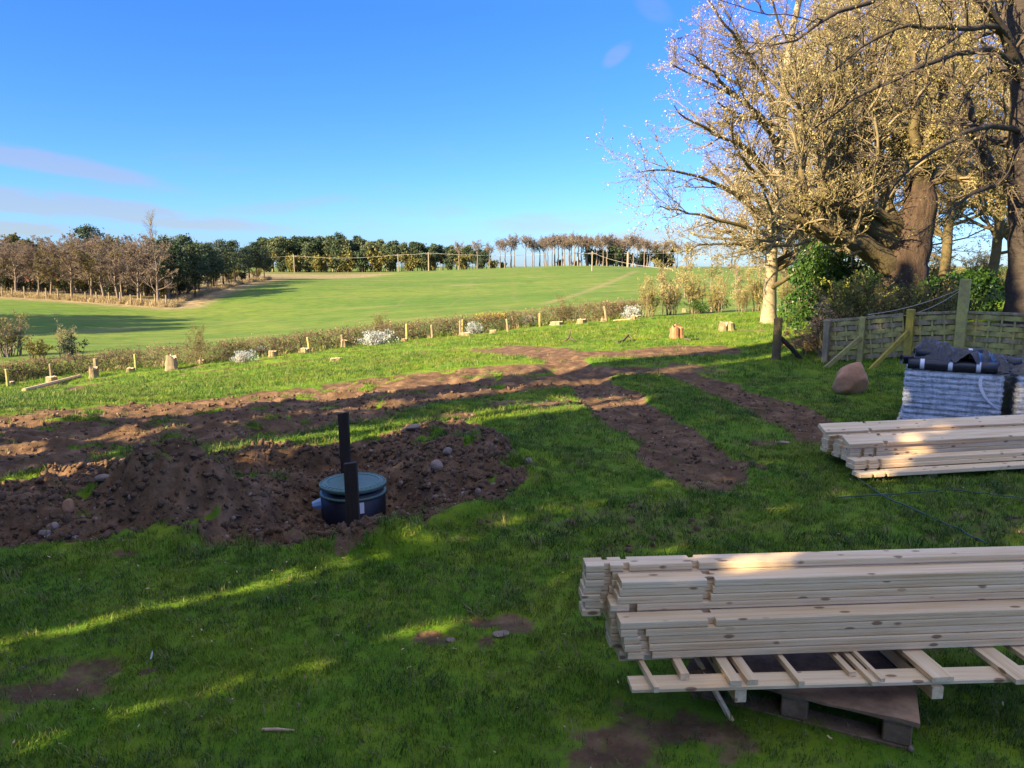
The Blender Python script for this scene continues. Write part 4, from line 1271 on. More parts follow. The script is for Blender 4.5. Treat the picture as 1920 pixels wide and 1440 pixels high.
p = GD(250, 31); plant('shrub', 'reddish leafless shrub just beyond the left hedge', 'shrub', shrub_parts(463, 1.0, 14, 1.5, TWIG_BROWN, None, 0, .05, (8, 6), .012), p, None, 0, hgt(p, 640) / 1.0)
silver = [leafy_mass(470 + i, .8, .35, .22, 1500, .05, SILVER, TWIG_GREY, 12) for i in range(2)]
for px, pb, wpx, hpx, lab in ((455, 680, 60, 22, 'low silver-grey shrub spreading at the foot of the left hedge'), (492, 668, 42, 20, 'silver-white shrub beside the yellow stump'), (703, 648, 90, 27, 'largest silver-white shrub before the hedge'), (888, 626, 44, 22, 'silver shrub left of the yellow gorse'), (992, 612, 36, 20, 'thin silver shrub before the middle hedge'), (1183, 598, 48, 24, 'silver-white shrub at the right end of the hedge')):
    p = G(px, pb)
    s_ = p[1] / F
    plant('silver_shrub', lab, 'shrub', silver[px % 2], p, 'silver shrubs along the hedge', 0, (wpx * s_ / 1.7, wpx * s_ / 1.7, hpx * s_ / .42))
p = G(922, 620); p[2] += .45; p[1] += .4
plant('gorse_bush', 'yellow flowering gorse on top of the hedge', 'shrub', leafy_mass(475, .75, .4, .16, 1100, .05, GORSE, TWIG, 12), p, None, 0, (.9, .9, 1))

# golden scrub right of the hedge
gold = [shrub_parts(480 + i, 3.0, 16, 2.4, TWIG, (BUD_OLIVE, BUD, BUD_OLIVE)[i], 4, .085, (10, 7), .028) for i in range(3)]
SCR = [(1215, 594, 522, 0, 'tall golden twiggy shrub at the right end of the hedge'), (1258, 590, 505, 1, 'golden shrub beside the thin reddish stem'), (1300, 588, 512, 2, 'reddish-gold upright shrub behind the lawn'), (1345, 586, 520, 0, 'olive-gold shrub above the small sawn stump'), (1392, 585, 522, 1, 'golden shrub left of the cherry trunk'), (1478, 585, 515, 0, 'golden shrub right of the cherry trunk'), (1424, 583, 505, 2, 'russet shrub behind the cherry trunk'), (1510, 584, 520, 1, 'golden shrub between the cherry and the evergreen bush')]
for px, pb, pt, k, lab in SCR:
    put_shrub(px, pb, pt, gold[k], 3.0, lab, group='golden scrub right of the hedge', wid=.95)
for px, pb, wpx, lab in ((1312, 588, 40, 'low dark evergreen shrub left of the small sawn stump'), (1345, 585, 45, 'low dark evergreen shrub behind the small sawn stump')):
    p = G(px, pb); s_ = p[1] / F
    plant('evergreen_shrub', lab, 'shrub', leafy_mass(490 + px, .8, .6, .55, 1500, .09, GREEN_LEAF, TWIG_DARK), p, None, 0, wpx * s_ / 1.6)
hb = [bare_tree(500 + i, 7, .11, .12, .5, .75, .2, (16, 7, 5), TWIG_GREY, TWIG, BUD_OLIVE, 4, .13, up=.08, rm=(.02, .012)) for i in range(2)]
for i, (px, d, pt) in enumerate(((1240, 62, 475), (1282, 58, 452), (1330, 66, 462), (1375, 60, 458), (1420, 70, 452), (1470, 62, 448), (1520, 64, 440), (1560, 58, 440), (1610, 62, 440))):
    p = GD(px, d)
    plant('hedgerow_tree', 'twiggy golden tree in the hedgerow behind the cherry, %s from the left' % nth(i), 'tree', hb[i % 2], p, 'hedgerow behind the cherry', i * 1.3, hgt(p, pt) / 7)

for i, (px, d, pt) in enumerate(((1745, 44, 470), (1800, 40, 478), (1850, 42, 468), (1900, 38, 474), (1960, 40, 465), (1690, 46, 465))):
    p = GD(px, d)
    plant('hedgerow_tree', 'low twiggy tree in the hedgerow right of the gnarled trunk, %s one' % nth(i), 'tree', hb[i % 2], p, 'hedgerow right of the gnarled trunk', i * 2.1, (hgt(p, pt) / 7 * 1.5, hgt(p, pt) / 7 * 1.5, hgt(p, pt) / 7))

for i, (px, d, pt) in enumerate(((1735, 27, 468), (1785, 25, 482), (1830, 27, 470), (1872, 25, 486), (1915, 28, 466))):
    p = GD(px, d)
    k = hgt(p, pt) / 3.0
    plant('shrub', 'golden shrub filling the gap right of the gnarled trunk, %s from the left' % nth(i), 'shrub', gold[i % 3], p, 'golden shrubs right of the gnarled trunk', i, (k * 1.2, k * 1.2, k))

# ------------------------------------------------------------------ big trees on the right
def at3(px, py, d):
    return at(px, py, d)
def big_tree(name, label, base, trunk, tr, limbs, lv, seed, bark, twigm, bud, nb, bs, bark_limb=None, bias=None, extra=None):
    r = np.random.default_rng(seed)
    base = np.array(base)
    o = empty(name, base)
    K0 = 22
    tp = line3(np.array(trunk) - base, K0, r, .02)[None]
    trad = np.interp(np.linspace(0, 1, K0), np.linspace(0, 1, len(tr)), tr)[None]
    link('trunk', branch_mesh('trunk', [(tp, trad)], bark, [14]), o)
    L1, Q1 = [], []
    for pts, ra in limbs:
        L1.append(line3(np.array(pts) - base, 12, r, .03))
        Q1.append(np.interp(np.linspace(0, 1, 12), np.linspace(0, 1, len(ra)), ra))
    gen, n1 = None, lv.get('n1', 0)
    if L1:
        L1, Q1 = np.array(L1), np.array(Q1)
        for k in range(len(L1)):
            link('limb', branch_mesh('limb', [(L1[k:k + 1], Q1[k:k + 1])], bark_limb or bark, [9]), o)
    src = [(L1, Q1)] if len(L1) else []
    if n1:
        b1, q1 = sprout(tp, trad, n1, lv['t0'], lv.get('t1', .98), lv['ang'], lv['len1'], 10, .10, lv['up'], .42, r, lv.get('taper', .5), bias, lv.get('droop', 0))
        src.append((b1, q1))
        link('limbs', branch_mesh('limbs', [(b1, q1)], bark_limb or bark, [6]), o)
    c1 = np.concatenate([np.array([np.stack([np.interp(np.linspace(0, 1, 10), np.linspace(0, 1, p.shape[0]), p[:, i]) for i in range(3)], 1) for p in a]) for a, _ in src])
    cq = np.concatenate([np.array([np.interp(np.linspace(0, 1, 10), np.linspace(0, 1, len(p)), p) for p in q]) for _, q in src])
    b2, q2 = sprout(c1, cq, lv['n2'], lv.get('t2', .12), 1, (25, 65), lv['len2'], 7, .15, lv['up2'], .5, r, .4)
    q2 = np.minimum(q2, .030)
    b3, q3 = sprout(b2, q2, lv['n3'], .1, 1, (20, 60), lv['len3'], 5, .18, lv['up2'], .6, r, .3, rmin=.006)
    q3 = np.minimum(q3, .011)
    levels, sides = [(b2, q2), (b3, q3)], [4, 3]
    last = b3
    if lv.get('n4'):
        b4, q4 = sprout(b3, q3, lv['n4'], .05, 1, (20, 65), (.35, .8), 3, .2, lv['up2'], .7, r, .3, rmin=.004)
        levels.append((b4, q4)); sides.append(3)
        last = b4
    link('branches', branch_mesh('branches', levels, twigm, sides), o)
    lv_ = leaves(last, nb, bs, r, .1, .35, .65)
    link('buds', npmesh('buds', *lv_, bud), o)
    if extra:
        link('blossom', npmesh('blossom', *leaves(last, extra[0], extra[1], r, .5, .35, .8), extra[2]), o)
    return tag(o, label, 'tree')

D = 23.2
cb = G(1440, 606)
cb_top = np.array([cb[0] + .9, cb[1], 12.5])
big_tree('cherry_tree', 'straight cherry tree with pale trunk and budding spreading crown on the lawn', cb,
         [cb - np.array([0, 0, .3]), cb + np.array([.02, 0, .35]), at3(1447, 480, D), at3(1455, 380, D), at3(1464, 250, D), at3(1472, 100, D), cb_top], (.36, .215, .18, .16, .14, .10, .03),
         [([at3(1452, 425, D), at3(1400, 375, D), at3(1330, 330, D - .6), at3(1240, 318, D - 1.5), at3(1195, 322, D - 2)], (.09, .07, .05, .03, .012)),
          ([at3(1450, 445, D), at3(1400, 425, D - .4), at3(1330, 405, D - 1), at3(1260, 392, D - 1.3), at3(1230, 388, D - 1.6)], (.08, .06, .04, .025, .012)),
          ([at3(1458, 340, D), at3(1390, 270, D - .5), at3(1310, 235, D - 1.4), at3(1260, 200, D - 2)], (.09, .06, .04, .012)),
          ([at3(1462, 270, D), at3(1390, 190, D - .6), at3(1330, 130, D - 1.2), at3(1290, 100, D - 2)], (.08, .05, .035, .012)),
          ([at3(1464, 230, D), at3(1420, 120, D), at3(1370, 60, D - 1), at3(1320, -10, D - 1.5)], (.08, .06, .04, .015)),
          ([at3(1450, 470, D), at3(1400, 460, D - .5), at3(1330, 455, D - .8), at3(1280, 470, D - 1)], (.06, .05, .03, .012)),
          ([at3(1453, 410, D), at3(1500, 360, D - 1), at3(1560, 330, D - 2), at3(1620, 320, D - 2.5)], (.08, .06, .04, .015)),
          ([at3(1464, 200, D), at3(1500, 120, D - 1), at3(1560, 40, D - 1.5)], (.08, .05, .02))],
         dict(n1=46, t0=.24, ang=(50, 82), len1=(.30, .46), up=.02, droop=.03, n2=12, len2=(.26, .5), n3=9, len3=(.3, .6), up2=.03, n4=3, taper=.45), 600, BARK_CHERRY, TWIG, BUD, 3, .042, BARK_MOSS, extra=(1, .05, BLOSSOM))

D = 16.5
ob = GD(1700, D)
top = at3(1728, 335, D)
big_tree('old_tree', 'gnarled old tree with thick twisted trunk and big low limb behind the fence', ob,
         [ob - np.array([0, 0, .3]), at3(1694, 560, D), at3(1690, 520, D), at3(1700, 470, D), at3(1718, 420, D), at3(1722, 380, D), top], (.80, .58, .52, .47, .40, .34, .26),
         [([at3(1690, 520, D), at3(1650, 478, D - .2), at3(1600, 452, D - .5), at3(1560, 438, D - .8), at3(1510, 425, D - 1), at3(1470, 400, D - 1.2)], (.34, .26, .21, .17, .11, .05)),
          ([at3(1690, 480, D), at3(1650, 440, D), at3(1612, 410, D - .2), at3(1592, 385, D - .3), at3(1590, 320, D - .3), at3(1600, 200, D - .2), at3(1590, 60, D)], (.30, .25, .21, .19, .15, .09, .03)),
          ([at3(1680, 430, D), at3(1660, 400, D - .3), at3(1600, 392, D - .7), at3(1560, 388, D - .8), at3(1540, 378, D - .9), at3(1515, 395, D - 1)], (.22, .13, .09, .07, .06, .025)),
          ([at3(1690, 470, D), at3(1672, 420, D + .2), at3(1650, 360, D + .3), at3(1645, 250, D + .4), at3(1640, 80, D + .5)], (.26, .18, .12, .08, .03)),
          ([at3(1722, 370, D), at3(1745, 300, D), at3(1760, 200, D), at3(1790, 40, D)], (.22, .14, .09, .03)),
          ([at3(1722, 350, D), at3(1710, 280, D - .3), at3(1720, 180, D - .3), at3(1700, 20, D)], (.2, .12, .08, .03)),
          ([at3(1726, 345, D), at3(1790, 330, D - .4), at3(1840, 350, D - .6), at3(1870, 400, D - .8)], (.12, .08, .05, .02)),
          ([at3(1560, 438, D - .8), at3(1545, 380, D - .8), at3(1550, 280, D - .8), at3(1530, 130, D - .6)], (.12, .10, .07, .02)),
          ([at3(1600, 452, D - .5), at3(1570, 360, D - .3), at3(1560, 250, D), at3(1565, 60, D)], (.13, .10, .07, .02)),
          ([at3(1510, 425, D - 1), at3(1500, 340, D - 1), at3(1505, 220, D - .8), at3(1490, 90, D - .6)], (.08, .07, .05, .015)),
          ([at3(1650, 440, D), at3(1625, 330, D), at3(1620, 200, D + .2), at3(1650, 20, D + .3)], (.12, .09, .06, .02))],
         dict(n1=5, t0=.8, t2=.34, ang=(30, 60), len1=(.5, .9), up=.12, n2=20, len2=(.22, .5), n3=9, len3=(.3, .6), up2=.05, n4=4), 610, BARK_OLD, TWIG, BUD_OLIVE, 3, .042, BARK_MOSS)

D = 14.0
rb = GD(1934, D)
big_tree('roadside_tree', 'dark trunk at the right edge with branches reaching left overhead', rb,
         [rb - np.array([0, 0, .3]), at3(1928, 590, D), at3(1930, 500, D), at3(1926, 430, D), at3(1930, 300, D), at3(1932, 160, D), at3(1905, -40, D), at3(1890, -260, D)], (.56, .42, .36, .33, .31, .27, .2, .1),
         [([at3(1925, 160, D), at3(1893, 110, D - .3), at3(1880, 50, D - .5), at3(1850, 5, D - .8), at3(1780, -40, D - 1)], (.13, .10, .08, .06, .03)),
          ([at3(1895, 120, D - .3), at3(1850, 85, D - .8), at3(1780, 105, D - 1.4), at3(1700, 135, D - 2), at3(1610, 180, D - 2.4), at3(1530, 240, D - 2.8)], (.06, .05, .04, .03, .02, .01)),
          ([at3(1880, 50, D - .5), at3(1800, 60, D - 1.2), at3(1720, 40, D - 1.8), at3(1640, 70, D - 2.4), at3(1560, 130, D - 3)], (.05, .04, .03, .022, .01)),
          ([at3(1920, 250, D), at3(1870, 230, D - .6), at3(1800, 250, D - 1.2), at3(1720, 300, D - 1.8), at3(1660, 370, D - 2)], (.06, .05, .035, .025, .01)),
          ([at3(1915, 340, D), at3(1870, 335, D - .5), at3(1810, 370, D - 1), at3(1770, 420, D - 1.2)], (.05, .04, .03, .01)),
          ([at3(1900, 0, D), at3(1820, -60, D - 1), at3(1700, -30, D - 2), at3(1560, 30, D - 2.6), at3(1440, 90, D - 3)], (.07, .06, .045, .03, .01))],
         dict(n1=10, t0=.45, ang=(40, 75), len1=(.25, .42), up=.02, n2=10, len2=(.2, .42), n3=7, len3=(.3, .6), up2=.0, n4=4), 620, BARK_DARK, TWIG_DARK, BUD_OLIVE, 3, .03, BARK_DARK)
# more crowns filling the background on the right
def copy_thing(src, loc, rz, sc, label):
    o = src.copy()
    COL.objects.link(o)
    o.location, o.rotation_euler, o.scale = loc, (0, 0, rz), (sc, sc, sc)
    o['label'] = label
    for ch in src.children:
        c = ch.copy()
        COL.objects.link(c)
        c.parent = o
    return o
bgs = []
for px, d, hh, seed, bd, lab in ((1560, 27, 14, 631, BUD, 'slender budding tree behind the big low limb'), (1760, 22, 13, 633, BUD_OLIVE, 'dense olive budding tree right of the gnarled trunk')):
    p = GD(px, d)
    bgs.append(big_tree('budding_tree', lab, p, [p - np.array([0, 0, .3]), p + np.array([.1, 0, hh * .4]), p + np.array([.2, .1, hh])], (.15, .10, .03), [], dict(n1=52, t0=.10, ang=(35, 78), len1=(.26, .44), up=.07, n2=9, len2=(.25, .45), n3=7, len3=(.3, .6), up2=.05, n4=3), seed, BARK_MOSS, TWIG, bd, 5, .05, BARK_MOSS))
for k, px, d, sc_, lab in ((1, 1650, 25, 1.05, 'budding tree behind the gnarled trunk, left side'), (0, 1850, 19.5, .85, 'dense budding tree left of the dark edge trunk'), (0, 1500, 33, .95, 'slender golden tree just right of the cherry'), (1, 1905, 27, 1.1, 'budding tree behind the dark edge trunk'), (1, 1700, 31, 1.15, 'tall budding tree furthest back behind the gnarled trunk')):
    copy_thing(bgs[k], GD(px, d), px * .37, sc_, lab)

# bushes behind the fence
p = GD(1548, 17.5); plant('holly_bush', 'glossy dark green evergreen bush below the big low limb', 'bush', leafy_mass(640, 1.0, .8, .85, 9000, .085, GREEN_LEAF, TWIG_DARK, 16), p, None, 0, (1, 1, hgt(p, 452) / 1.7))
p = GD(1630, 17.0); plant('holly_bush', 'green evergreen bush against the gnarled trunk', 'bush', leafy_mass(641, .8, .7, .8, 6000, .08, GREEN_LEAF, TWIG_DARK, 14), p, None, 0, (1, 1, hgt(p, 478) / 1.6))
p = GD(1592, 15.2); plant('privet_bush', 'yellow-green lit bush in front of the evergreen bushes', 'bush', shrub_parts(642, 1.6, 22, 1.5, TWIG, YEL_LEAF, 5, .05, (8, 6), .014), p, None, 0, (1, 1, hgt(p, 508) / 1.6))
p = GD(1790, 15.6); plant('laurel_bush', 'dark broad-leaved bush behind the tall fence post', 'bush', leafy_mass(643, 1.05, .6, .5, 4200, .095, GREEN_LEAF, TWIG_DARK, 14), p, None, 0, (1, 1, hgt(p, 505) / 1.0))
for i, (px, d, pt, lab) in enumerate(((1600, 14.6, 540, 'tangled bramble behind the left fence panels'), (1680, 14.2, 530, 'tangled bramble behind the middle fence panels'), (1745, 13.9, 520, 'tangled bramble beside the tall fence post'), (1640, 15.4, 520, 'dark tangle of stems under the gnarled trunk'))):
    p = GD(px, d)
    plant('bramble', lab, 'bramble', shrub_parts(650 + i, 1.0, 26, 1.9, TWIG_DARK, OLIVE_LEAF, 2, .05, (8, 5), .009, -.02), p, 'brambles behind the fence', i, (1, 1, hgt(p, pt)))
p = GD(1553, 14.0); plant('beech_sapling', 'ivy clad stem with pale dead leaves at the fence end', 'shrub', shrub_parts(660, 1.4, 14, .5, TWIG, DRYLEAF, 3, .05, (9, 5), .02, .04), p, None, 0, (1, 1, hgt(p, 560) / 1.4))
p = GD(1512, 14.6); plant('beech_sapling', 'low dead-leaved sapling between gatepost and fence', 'shrub', shrub_parts(661, .8, 16, 1.0, TWIG, DRYLEAF, 3, .05, (7, 4), .009, .02), p, None, 0, (1, 1, hgt(p, 610) / .8))

# ------------------------------------------------------------------ woven fence
FA, FB = np.array([5.85, 13.4]), np.array([8.1, 11.6])
fd = (FB - FA) / np.linalg.norm(FB - FA)
fn = np.array([fd[1], -fd[0]])                          # towards the camera
fang = math.atan2(fd[1], fd[0])
def fpt(t):
    return FA + (FB - FA) * t
POSTS = [(-.02, .80, .05, OLDWOOD, 'end post of the woven fence nearest the gatepost'), (.187, .82, .045, LICHEN, 'slim fence post carrying the left brace'), (.449, .87, .06, YLICHEN, 'yellow lichened fence post carrying the long brace'), (.712, 1.32, .075, LICHEN, 'tall square fence post rising above the woven panels'), (1.03, .8, .05, OLDWOOD, 'fence post behind the wrapped pallet'), (1.36, .8, .05, OLDWOOD, 'rightmost fence post behind the black rolls')]
fence = empty('garden_fence', (*FA, zg(*FA)))
FO = np.array([*FA, zg(*FA)])
for t_, h, wd, mt, lab in POSTS:
    q = fpt(t_) + fn * .05
    o = MB().box((-wd, -wd, -.3), (wd, wd, h), bevel=.008).obj('post', mt, fence)
    o.location = np.array([*q, zg(*q)]) - FO; o.rotation_euler = (0, 0, fang)
    o['label'] = lab
slat_cache = {}
for i in range(5):
    t0, t1 = POSTS[i][0], POSTS[i + 1][0]
    a, b_ = fpt(t0), fpt(t1)
    Ln = float(np.linalg.norm(b_ - a))
    z0 = zg(*a)
    root = empty('panel', np.array([*a, z0]) - FO, fang)
    root.parent = fence
    root.rotation_euler = (0, -math.atan2(zg(*b_) - z0, Ln), fang)
    nb2 = max(3, int(Ln / .17))
    for j in range(nb2 + 1):
        xx = .02 + (Ln - .04) * j / nb2
        MB().box((xx - .014, -.009, .02), (xx + .014, .009, .74)).obj('batten', LICHEN, root)
    for k in range(8):
        n = nb2 * 4 + 1
        xs = np.linspace(.01, Ln - .01, n)
        ph = (k % 2) * math.pi
        yw = .019 * np.cos((xs - .02) / (Ln - .04) * nb2 * math.pi + ph)
        zc = .05 + k * .088 + r.normal() * .006
        hh = .078 * (1 if not (i == 3 and k in (6,)) else .5)
        V, fc = [], []
        wob = r.normal(size=n) * .003
        for j in range(n):
            V += [(xs[j], yw[j] - .003, zc + wob[j]), (xs[j], yw[j] + .003, zc + wob[j]), (xs[j], yw[j] + .003, zc + hh + wob[j]), (xs[j], yw[j] - .003, zc + hh + wob[j])]
        for j in range(n - 1):
            for e in range(4):
                fc.append((j * 4 + e, j * 4 + (e + 1) % 4, j * 4 + 4 + (e + 1) % 4, j * 4 + 4 + e))
        fc += [(3, 2, 1, 0), (n * 4 - 4, n * 4 - 3, n * 4 - 2, n * 4 - 1)]
        MB().add(V, fc).obj('slat', LICHEN if (i * 3 + k) % 3 else OLDWOOD, root)
    MB().box((0, -.022, .755), (Ln, .022, .80), bevel=.004).obj('top_rail', OLDWOOD, root)
tag(fence, 'low lichened woven slat fence behind the boulder and wrapped pallet', 'fence')
def brace(t_, zt_, foot, lab, mt, wd=.04):
    q = fpt(t_) + fn * .10
    a = np.array([*q, zg(*q) + zt_])
    f_ = G(*foot)
    b_ = np.array([f_[0], f_[1], f_[2] - .03])
    ex = nrm(b_ - a); ey = nrm(np.cross(np.array([0, 0, 1.]), ex)); ez = np.cross(ex, ey)
    MB().box((0, -.02, -wd), (float(np.linalg.norm(b_ - a)), .02, wd), np.array([ex, ey, ez]), a - FO, .006).obj('brace', mt, fence)['label'] = lab
brace(.449, .50, (1628, 694), 'yellow diagonal brace leaning on the fence behind the boulder', YLICHEN)
brace(.187, .46, (1545, 690), 'greenish diagonal brace at the left fence panels', LICHEN)
gp = G(1455, 674)
o = MB().tube([(0, 0, -.3), (0, 0, .5), (0, 0, hgt(gp, 598)), (0, 0, hgt(gp, 595))], (.085, .08, .08, .05), 10).obj('gate_post', BARK_MOSS)
o.location = gp
tag(o, 'round wooden gatepost at the edge of the sunny lawn', 'gatepost')
a = gp + np.array([.07, 0, .42]); e_ = G(1503, 672)
tag(MB().tube([a, (a + e_) / 2, e_ + np.array([0, 0, -.03])], .045, 8).obj('fence_brace', DARKWOOD), 'dark diagonal brace propping the round gatepost', 'brace')
a = np.array([*fpt(.712), zg(*fpt(.712)) + 1.2]); e_ = np.array([*fpt(.2), zg(*fpt(.2)) + .84])
s = np.linspace(0, 1, 10)[:, None]
for k, sg in enumerate((.08, .22)):
    pw = a * (1 - s) + e_ * s + np.array([-fn[0], -fn[1], 0]) * .12
    pw[:, 2] -= sg * 4 * (s * (1 - s))[:, 0]
    tag(MB().tube(pw, .006, 4).obj('fence_wire', WIRE_M), ('upper', 'lower')[k] + ' slack wire hanging from the tall fence post', 'wire')

# ------------------------------------------------------------------ boulder, stones, sticks
def stone(px, py, wpx, hpx, lab, seed, mt=STONE, grp=None, n=3, sink=.25, name='stone', amp=.28):
    p = G(px, py)
    p[2] = zg(p[0], p[1])
    s_ = p[1] / F
    V, T = lumpy(seed, wpx * s_ / 2, wpx * s_ / 2 * .85, hpx * s_ / 2, n, amp)
    V[:, 2] += hpx * s_ / 2 * (1 - sink)
    o = link(name, npmesh(name, V, T, mt, smooth=True))
    o.location = p
    return tag(o, lab, 'stone', grp)
bo = G(1592, 738)
V, T = lumpy(701, .25, .22, .20, 4, .22)
V2, T2 = lumpy(702, .19, .18, .20, 4, .2)
th = nrm(V)
# one lump: broad base on the left, shoulder rising to the right
u_ = np.array(V); u_[:, 2] += .15
lift = np.exp(-(((u_[:, 0] - .06) / .15) ** 2)) * np.clip(u_[:, 2] / .35, 0, 1)
u_[:, 2] += lift * .15
u_ = u_ + nrm(u_ - np.array([0, 0, .15])) * ((fbm(u_[:, 0] * 9 + u_[:, 1] * 4, u_[:, 2] * 9 + u_[:, 1] * 5, 4, 3) - .5) * .055)[:, None]
u_[:, 0] += lift * .02
o = link('boulder', npmesh('boulder', u_, T, SANDSTONE, smooth=True))
o.location = (bo[0], bo[1], zg(bo[0], bo[1]) - .02)
tag(o, 'large reddish sandstone boulder on the grass before the fence', 'boulder')
for i, (px, py, wp, hp, lab) in enumerate(((820, 893, 28, 24, 'pale rounded stone in the soil right of the tank'), (840, 874, 20, 16, 'smaller grey stone just above the pale rounded one'), (764, 936, 13, 15, 'grey stone at the pit edge right of the tank'), (737, 930, 13, 9, 'flat light stone beside the tank wall'), (897, 932, 15, 18, 'upright stone near the right grass edge of the dug soil'), (890, 945, 14, 12, 'stone below the upright one at the grass edge'),
      (775, 815, 30, 12, 'long sunlit stone at the back of the dug soil'), (695, 832, 10, 9, 'small sunlit stone in the trench behind the tank'), (132, 980, 22, 30, 'orange upright stone in the left soil heap'), (200, 952, 34, 18, 'flat grey stone lying on the left soil heap'), (100, 1000, 22, 16, 'brown stone at the grass below the left heap'), (85, 1012, 24, 16, 'brown stone lowest on the left heap'), (535, 930, 12, 9, 'pale pebble left of the tank'), (556, 933, 12, 9, 'pale pebble nearest the tank on its left'),
      (412, 1003, 13, 10, 'orange pebble in the shallow dug hollow'), (684, 972, 14, 10, 'small stone at the foot of the dark stake'), (990, 890, 18, 16, 'stone at the right end of the dug soil'), (845, 1199, 22, 9, 'small brown stone lying in the near lawn'), (940, 1193, 34, 8, 'flat brown stone set in the near lawn'), (1470, 833, 26, 6, 'flat pinkish stone in the grass by the wheel track'))):
    stone(px, py, wp, hp, lab, 720 + i, STONE if i not in (8, 9) else (SANDSTONE if i == 8 else STONE), 'loose stones')
def stick(pts, rad, lab, mt=TWIG_DARK, name='stick'):
    P_ = []
    for px, py, hz in pts:
        q = G(px, py); q[2] = zg(q[0], q[1]) + hz
        P_.append(q)
    tag(MB().tube(P_, rad, 6).obj(name, mt), lab, name.replace('_', ' '))
stick([(1058, 641, .02), (1066, 641, .10), (1070, 640, .28)], (.03, .025, .015), 'small upright dark branch stub on the sunny lawn')
stick([(1072, 641, .02), (1070, 641, .1), (1080, 641, .02)], (.025, .02, .015), 'low forked branch beside the upright stub')
stick([(1157, 645, .03), (1168, 643, .05), (1178, 639, .14), (1186, 641, .03)], (.03, .03, .025, .015), 'dark bent fallen branch on the sunny lawn')
stick([(1285, 637, .02), (1296, 640, .03), (1310, 638, .03)], (.03, .025, .015), 'fallen branch beside the pointed reddish stump')
stick([(1378, 620, .02), (1410, 622, .03), (1440, 622, .02)], (.025, .025, .015), 'thin root lying towards the cherry trunk')
stick([(492, 1373, .008), (520, 1374, .012), (552, 1375, .008)], (.006, .006, .003), 'pale twig lying in the near lawn', DRYGRASS and STUMPCUT)
stick([(45, 734, .03), (150, 707, .04)], (.07, .06), 'pale fallen log along the left hedge', STUMPCUT, 'log')
stick([(1150, 603, .03), (1186, 600, .04)], (.05, .05), 'pale short log at the right end of the hedge', STUMPCUT, 'log')
fq = G(283, 1240)
tag(MB().add([(fq[0] - .004, fq[1], fq[2] + .01), (fq[0] + .004, fq[1], fq[2] + .012), (fq[0] + .007, fq[1] + .01, fq[2] + .035), (fq[0], fq[1] + .02, fq[2] + .045)], [(0, 1, 2, 3)]).obj('feather', WHITE_M), 'tiny white feather standing in the near lawn', 'feather')

# hose
def hose(pts, rad, lab):
    P_ = []
    for px, py in pts:
        q = G(px, py); q[2] = zg(q[0], q[1]) + .016
        P_.append(q)
    L_ = line3(P_, 40)
    L_[:, 2] = ground_fields(L_[:, 0], L_[:, 1])[0] + .028
    tag(MB().tube(L_, rad, 7).obj('hose', HOSE_M), lab, 'hose')
hose([(1608, 902), (1640, 925), (1668, 943), (1700, 955), (1745, 975), (1800, 998), (1850, 1022)], .0055, 'teal garden hose running from the far boards to the near stack')
hose([(1570, 936), (1680, 933), (1780, 928), (1860, 935), (1940, 945)], .0045, 'dark hose lying straight across the grass at right')

# ------------------------------------------------------------------ tank, stakes
tx, ty = TANK
tank = empty('septic_tank', (tx, ty, -.525))
prof = [(.255, -.2), (.262, .1), (.262, .445), (.25, .45), (.25, .47), (.235, .475), (.235, .50), (.0, .50)]
MB().lathe(prof, 48).obj('shaft', TANK_M, tank, True)
rim = MB().lathe([(.2625, .436), (.270, .438), (.270, .452), (.2505, .456)], 48).obj('collar', LID_M, tank, True)
lid = MB().lathe([(.268, .497), (.272, .51), (.272, .523), (.262, .532), (.248, .533), (.245, .529), (.232, .529), (.229, .534), (.212, .534), (.209, .528), (.0, .528)], 64).obj('lid', LID_M, tank)
for k in range(26):
    xx = -.195 + k * .0156
    hl = math.sqrt(max(.2 ** 2 - xx ** 2, 0))
    if hl > .03:
        MB().box((xx - .002, -hl, .528), (xx + .002, hl, .5305)).obj('tread_rib', LID_M, lid)
for k in range(40):
    a_ = k * 2 * math.pi / 40
    MB().box((.249, -.003, .5325), (.262, .003, .536), np.array([[math.cos(a_), math.sin(a_), 0], [-math.sin(a_), math.cos(a_), 0], [0, 0, 1]])).obj('rim_rib', LID_M, lid)
al = R(-66)
la = MB()
V, fc = [], []
for k in range(6):
    a_ = al - .11 + k * .044
    for zz_ in (.335, .425):
        V.append((.2645 * math.cos(a_), .2645 * math.sin(a_), zz_))
for k in range(5):
    fc.append((k * 2, k * 2 + 2, k * 2 + 3, k * 2 + 1))
la.add(V, fc).obj('label_sticker', WHITE_M, tank)
MB().tube([(-.25, -.06, .36), (-.32, -.08, .35)], (.05, .03), 8).obj('inlet_cap', BLUE_M, tank)
tag(tank, 'dark blue septic tank shaft with round green ribbed lid in the dug pit', 'septic tank')
def stake(px, pb, pt, wid, lab, dz, lean, z0):
    p = G(px, pb)
    h = hgt(np.array([p[0], p[1], z0]), pt)
    o = MB().add([(-wid / 2, -.022, -.3), (wid / 2, -.022, -.3), (wid / 2, .022, -.3), (-wid / 2, .022, -.3), (-wid / 2 + lean, -.022, h * .97), (wid / 2 + lean, -.022, h), (wid / 2 + lean, .022, h), (-wid / 2 + lean, .022, h * .97)],
                 [(3, 2, 1, 0), (4, 5, 6, 7), (0, 1, 5, 4), (1, 2, 6, 5), (2, 3, 7, 6), (3, 0, 4, 7)]).obj('wooden_stake', DARKWOOD)
    o.location = (p[0], p[1], z0)
    tag(o, lab, 'stake')
stake(664, 976, 866, .088, 'dark wooden board stake standing in front of the tank lid', 0, -.012, 0.0)
q = G(649, 905)
stake(653, 905, 778, .088, 'taller dark wooden board stake behind the tank lid', 0, -.04, 0.0) if False else None
bx_, by_ = -1.46, 6.28
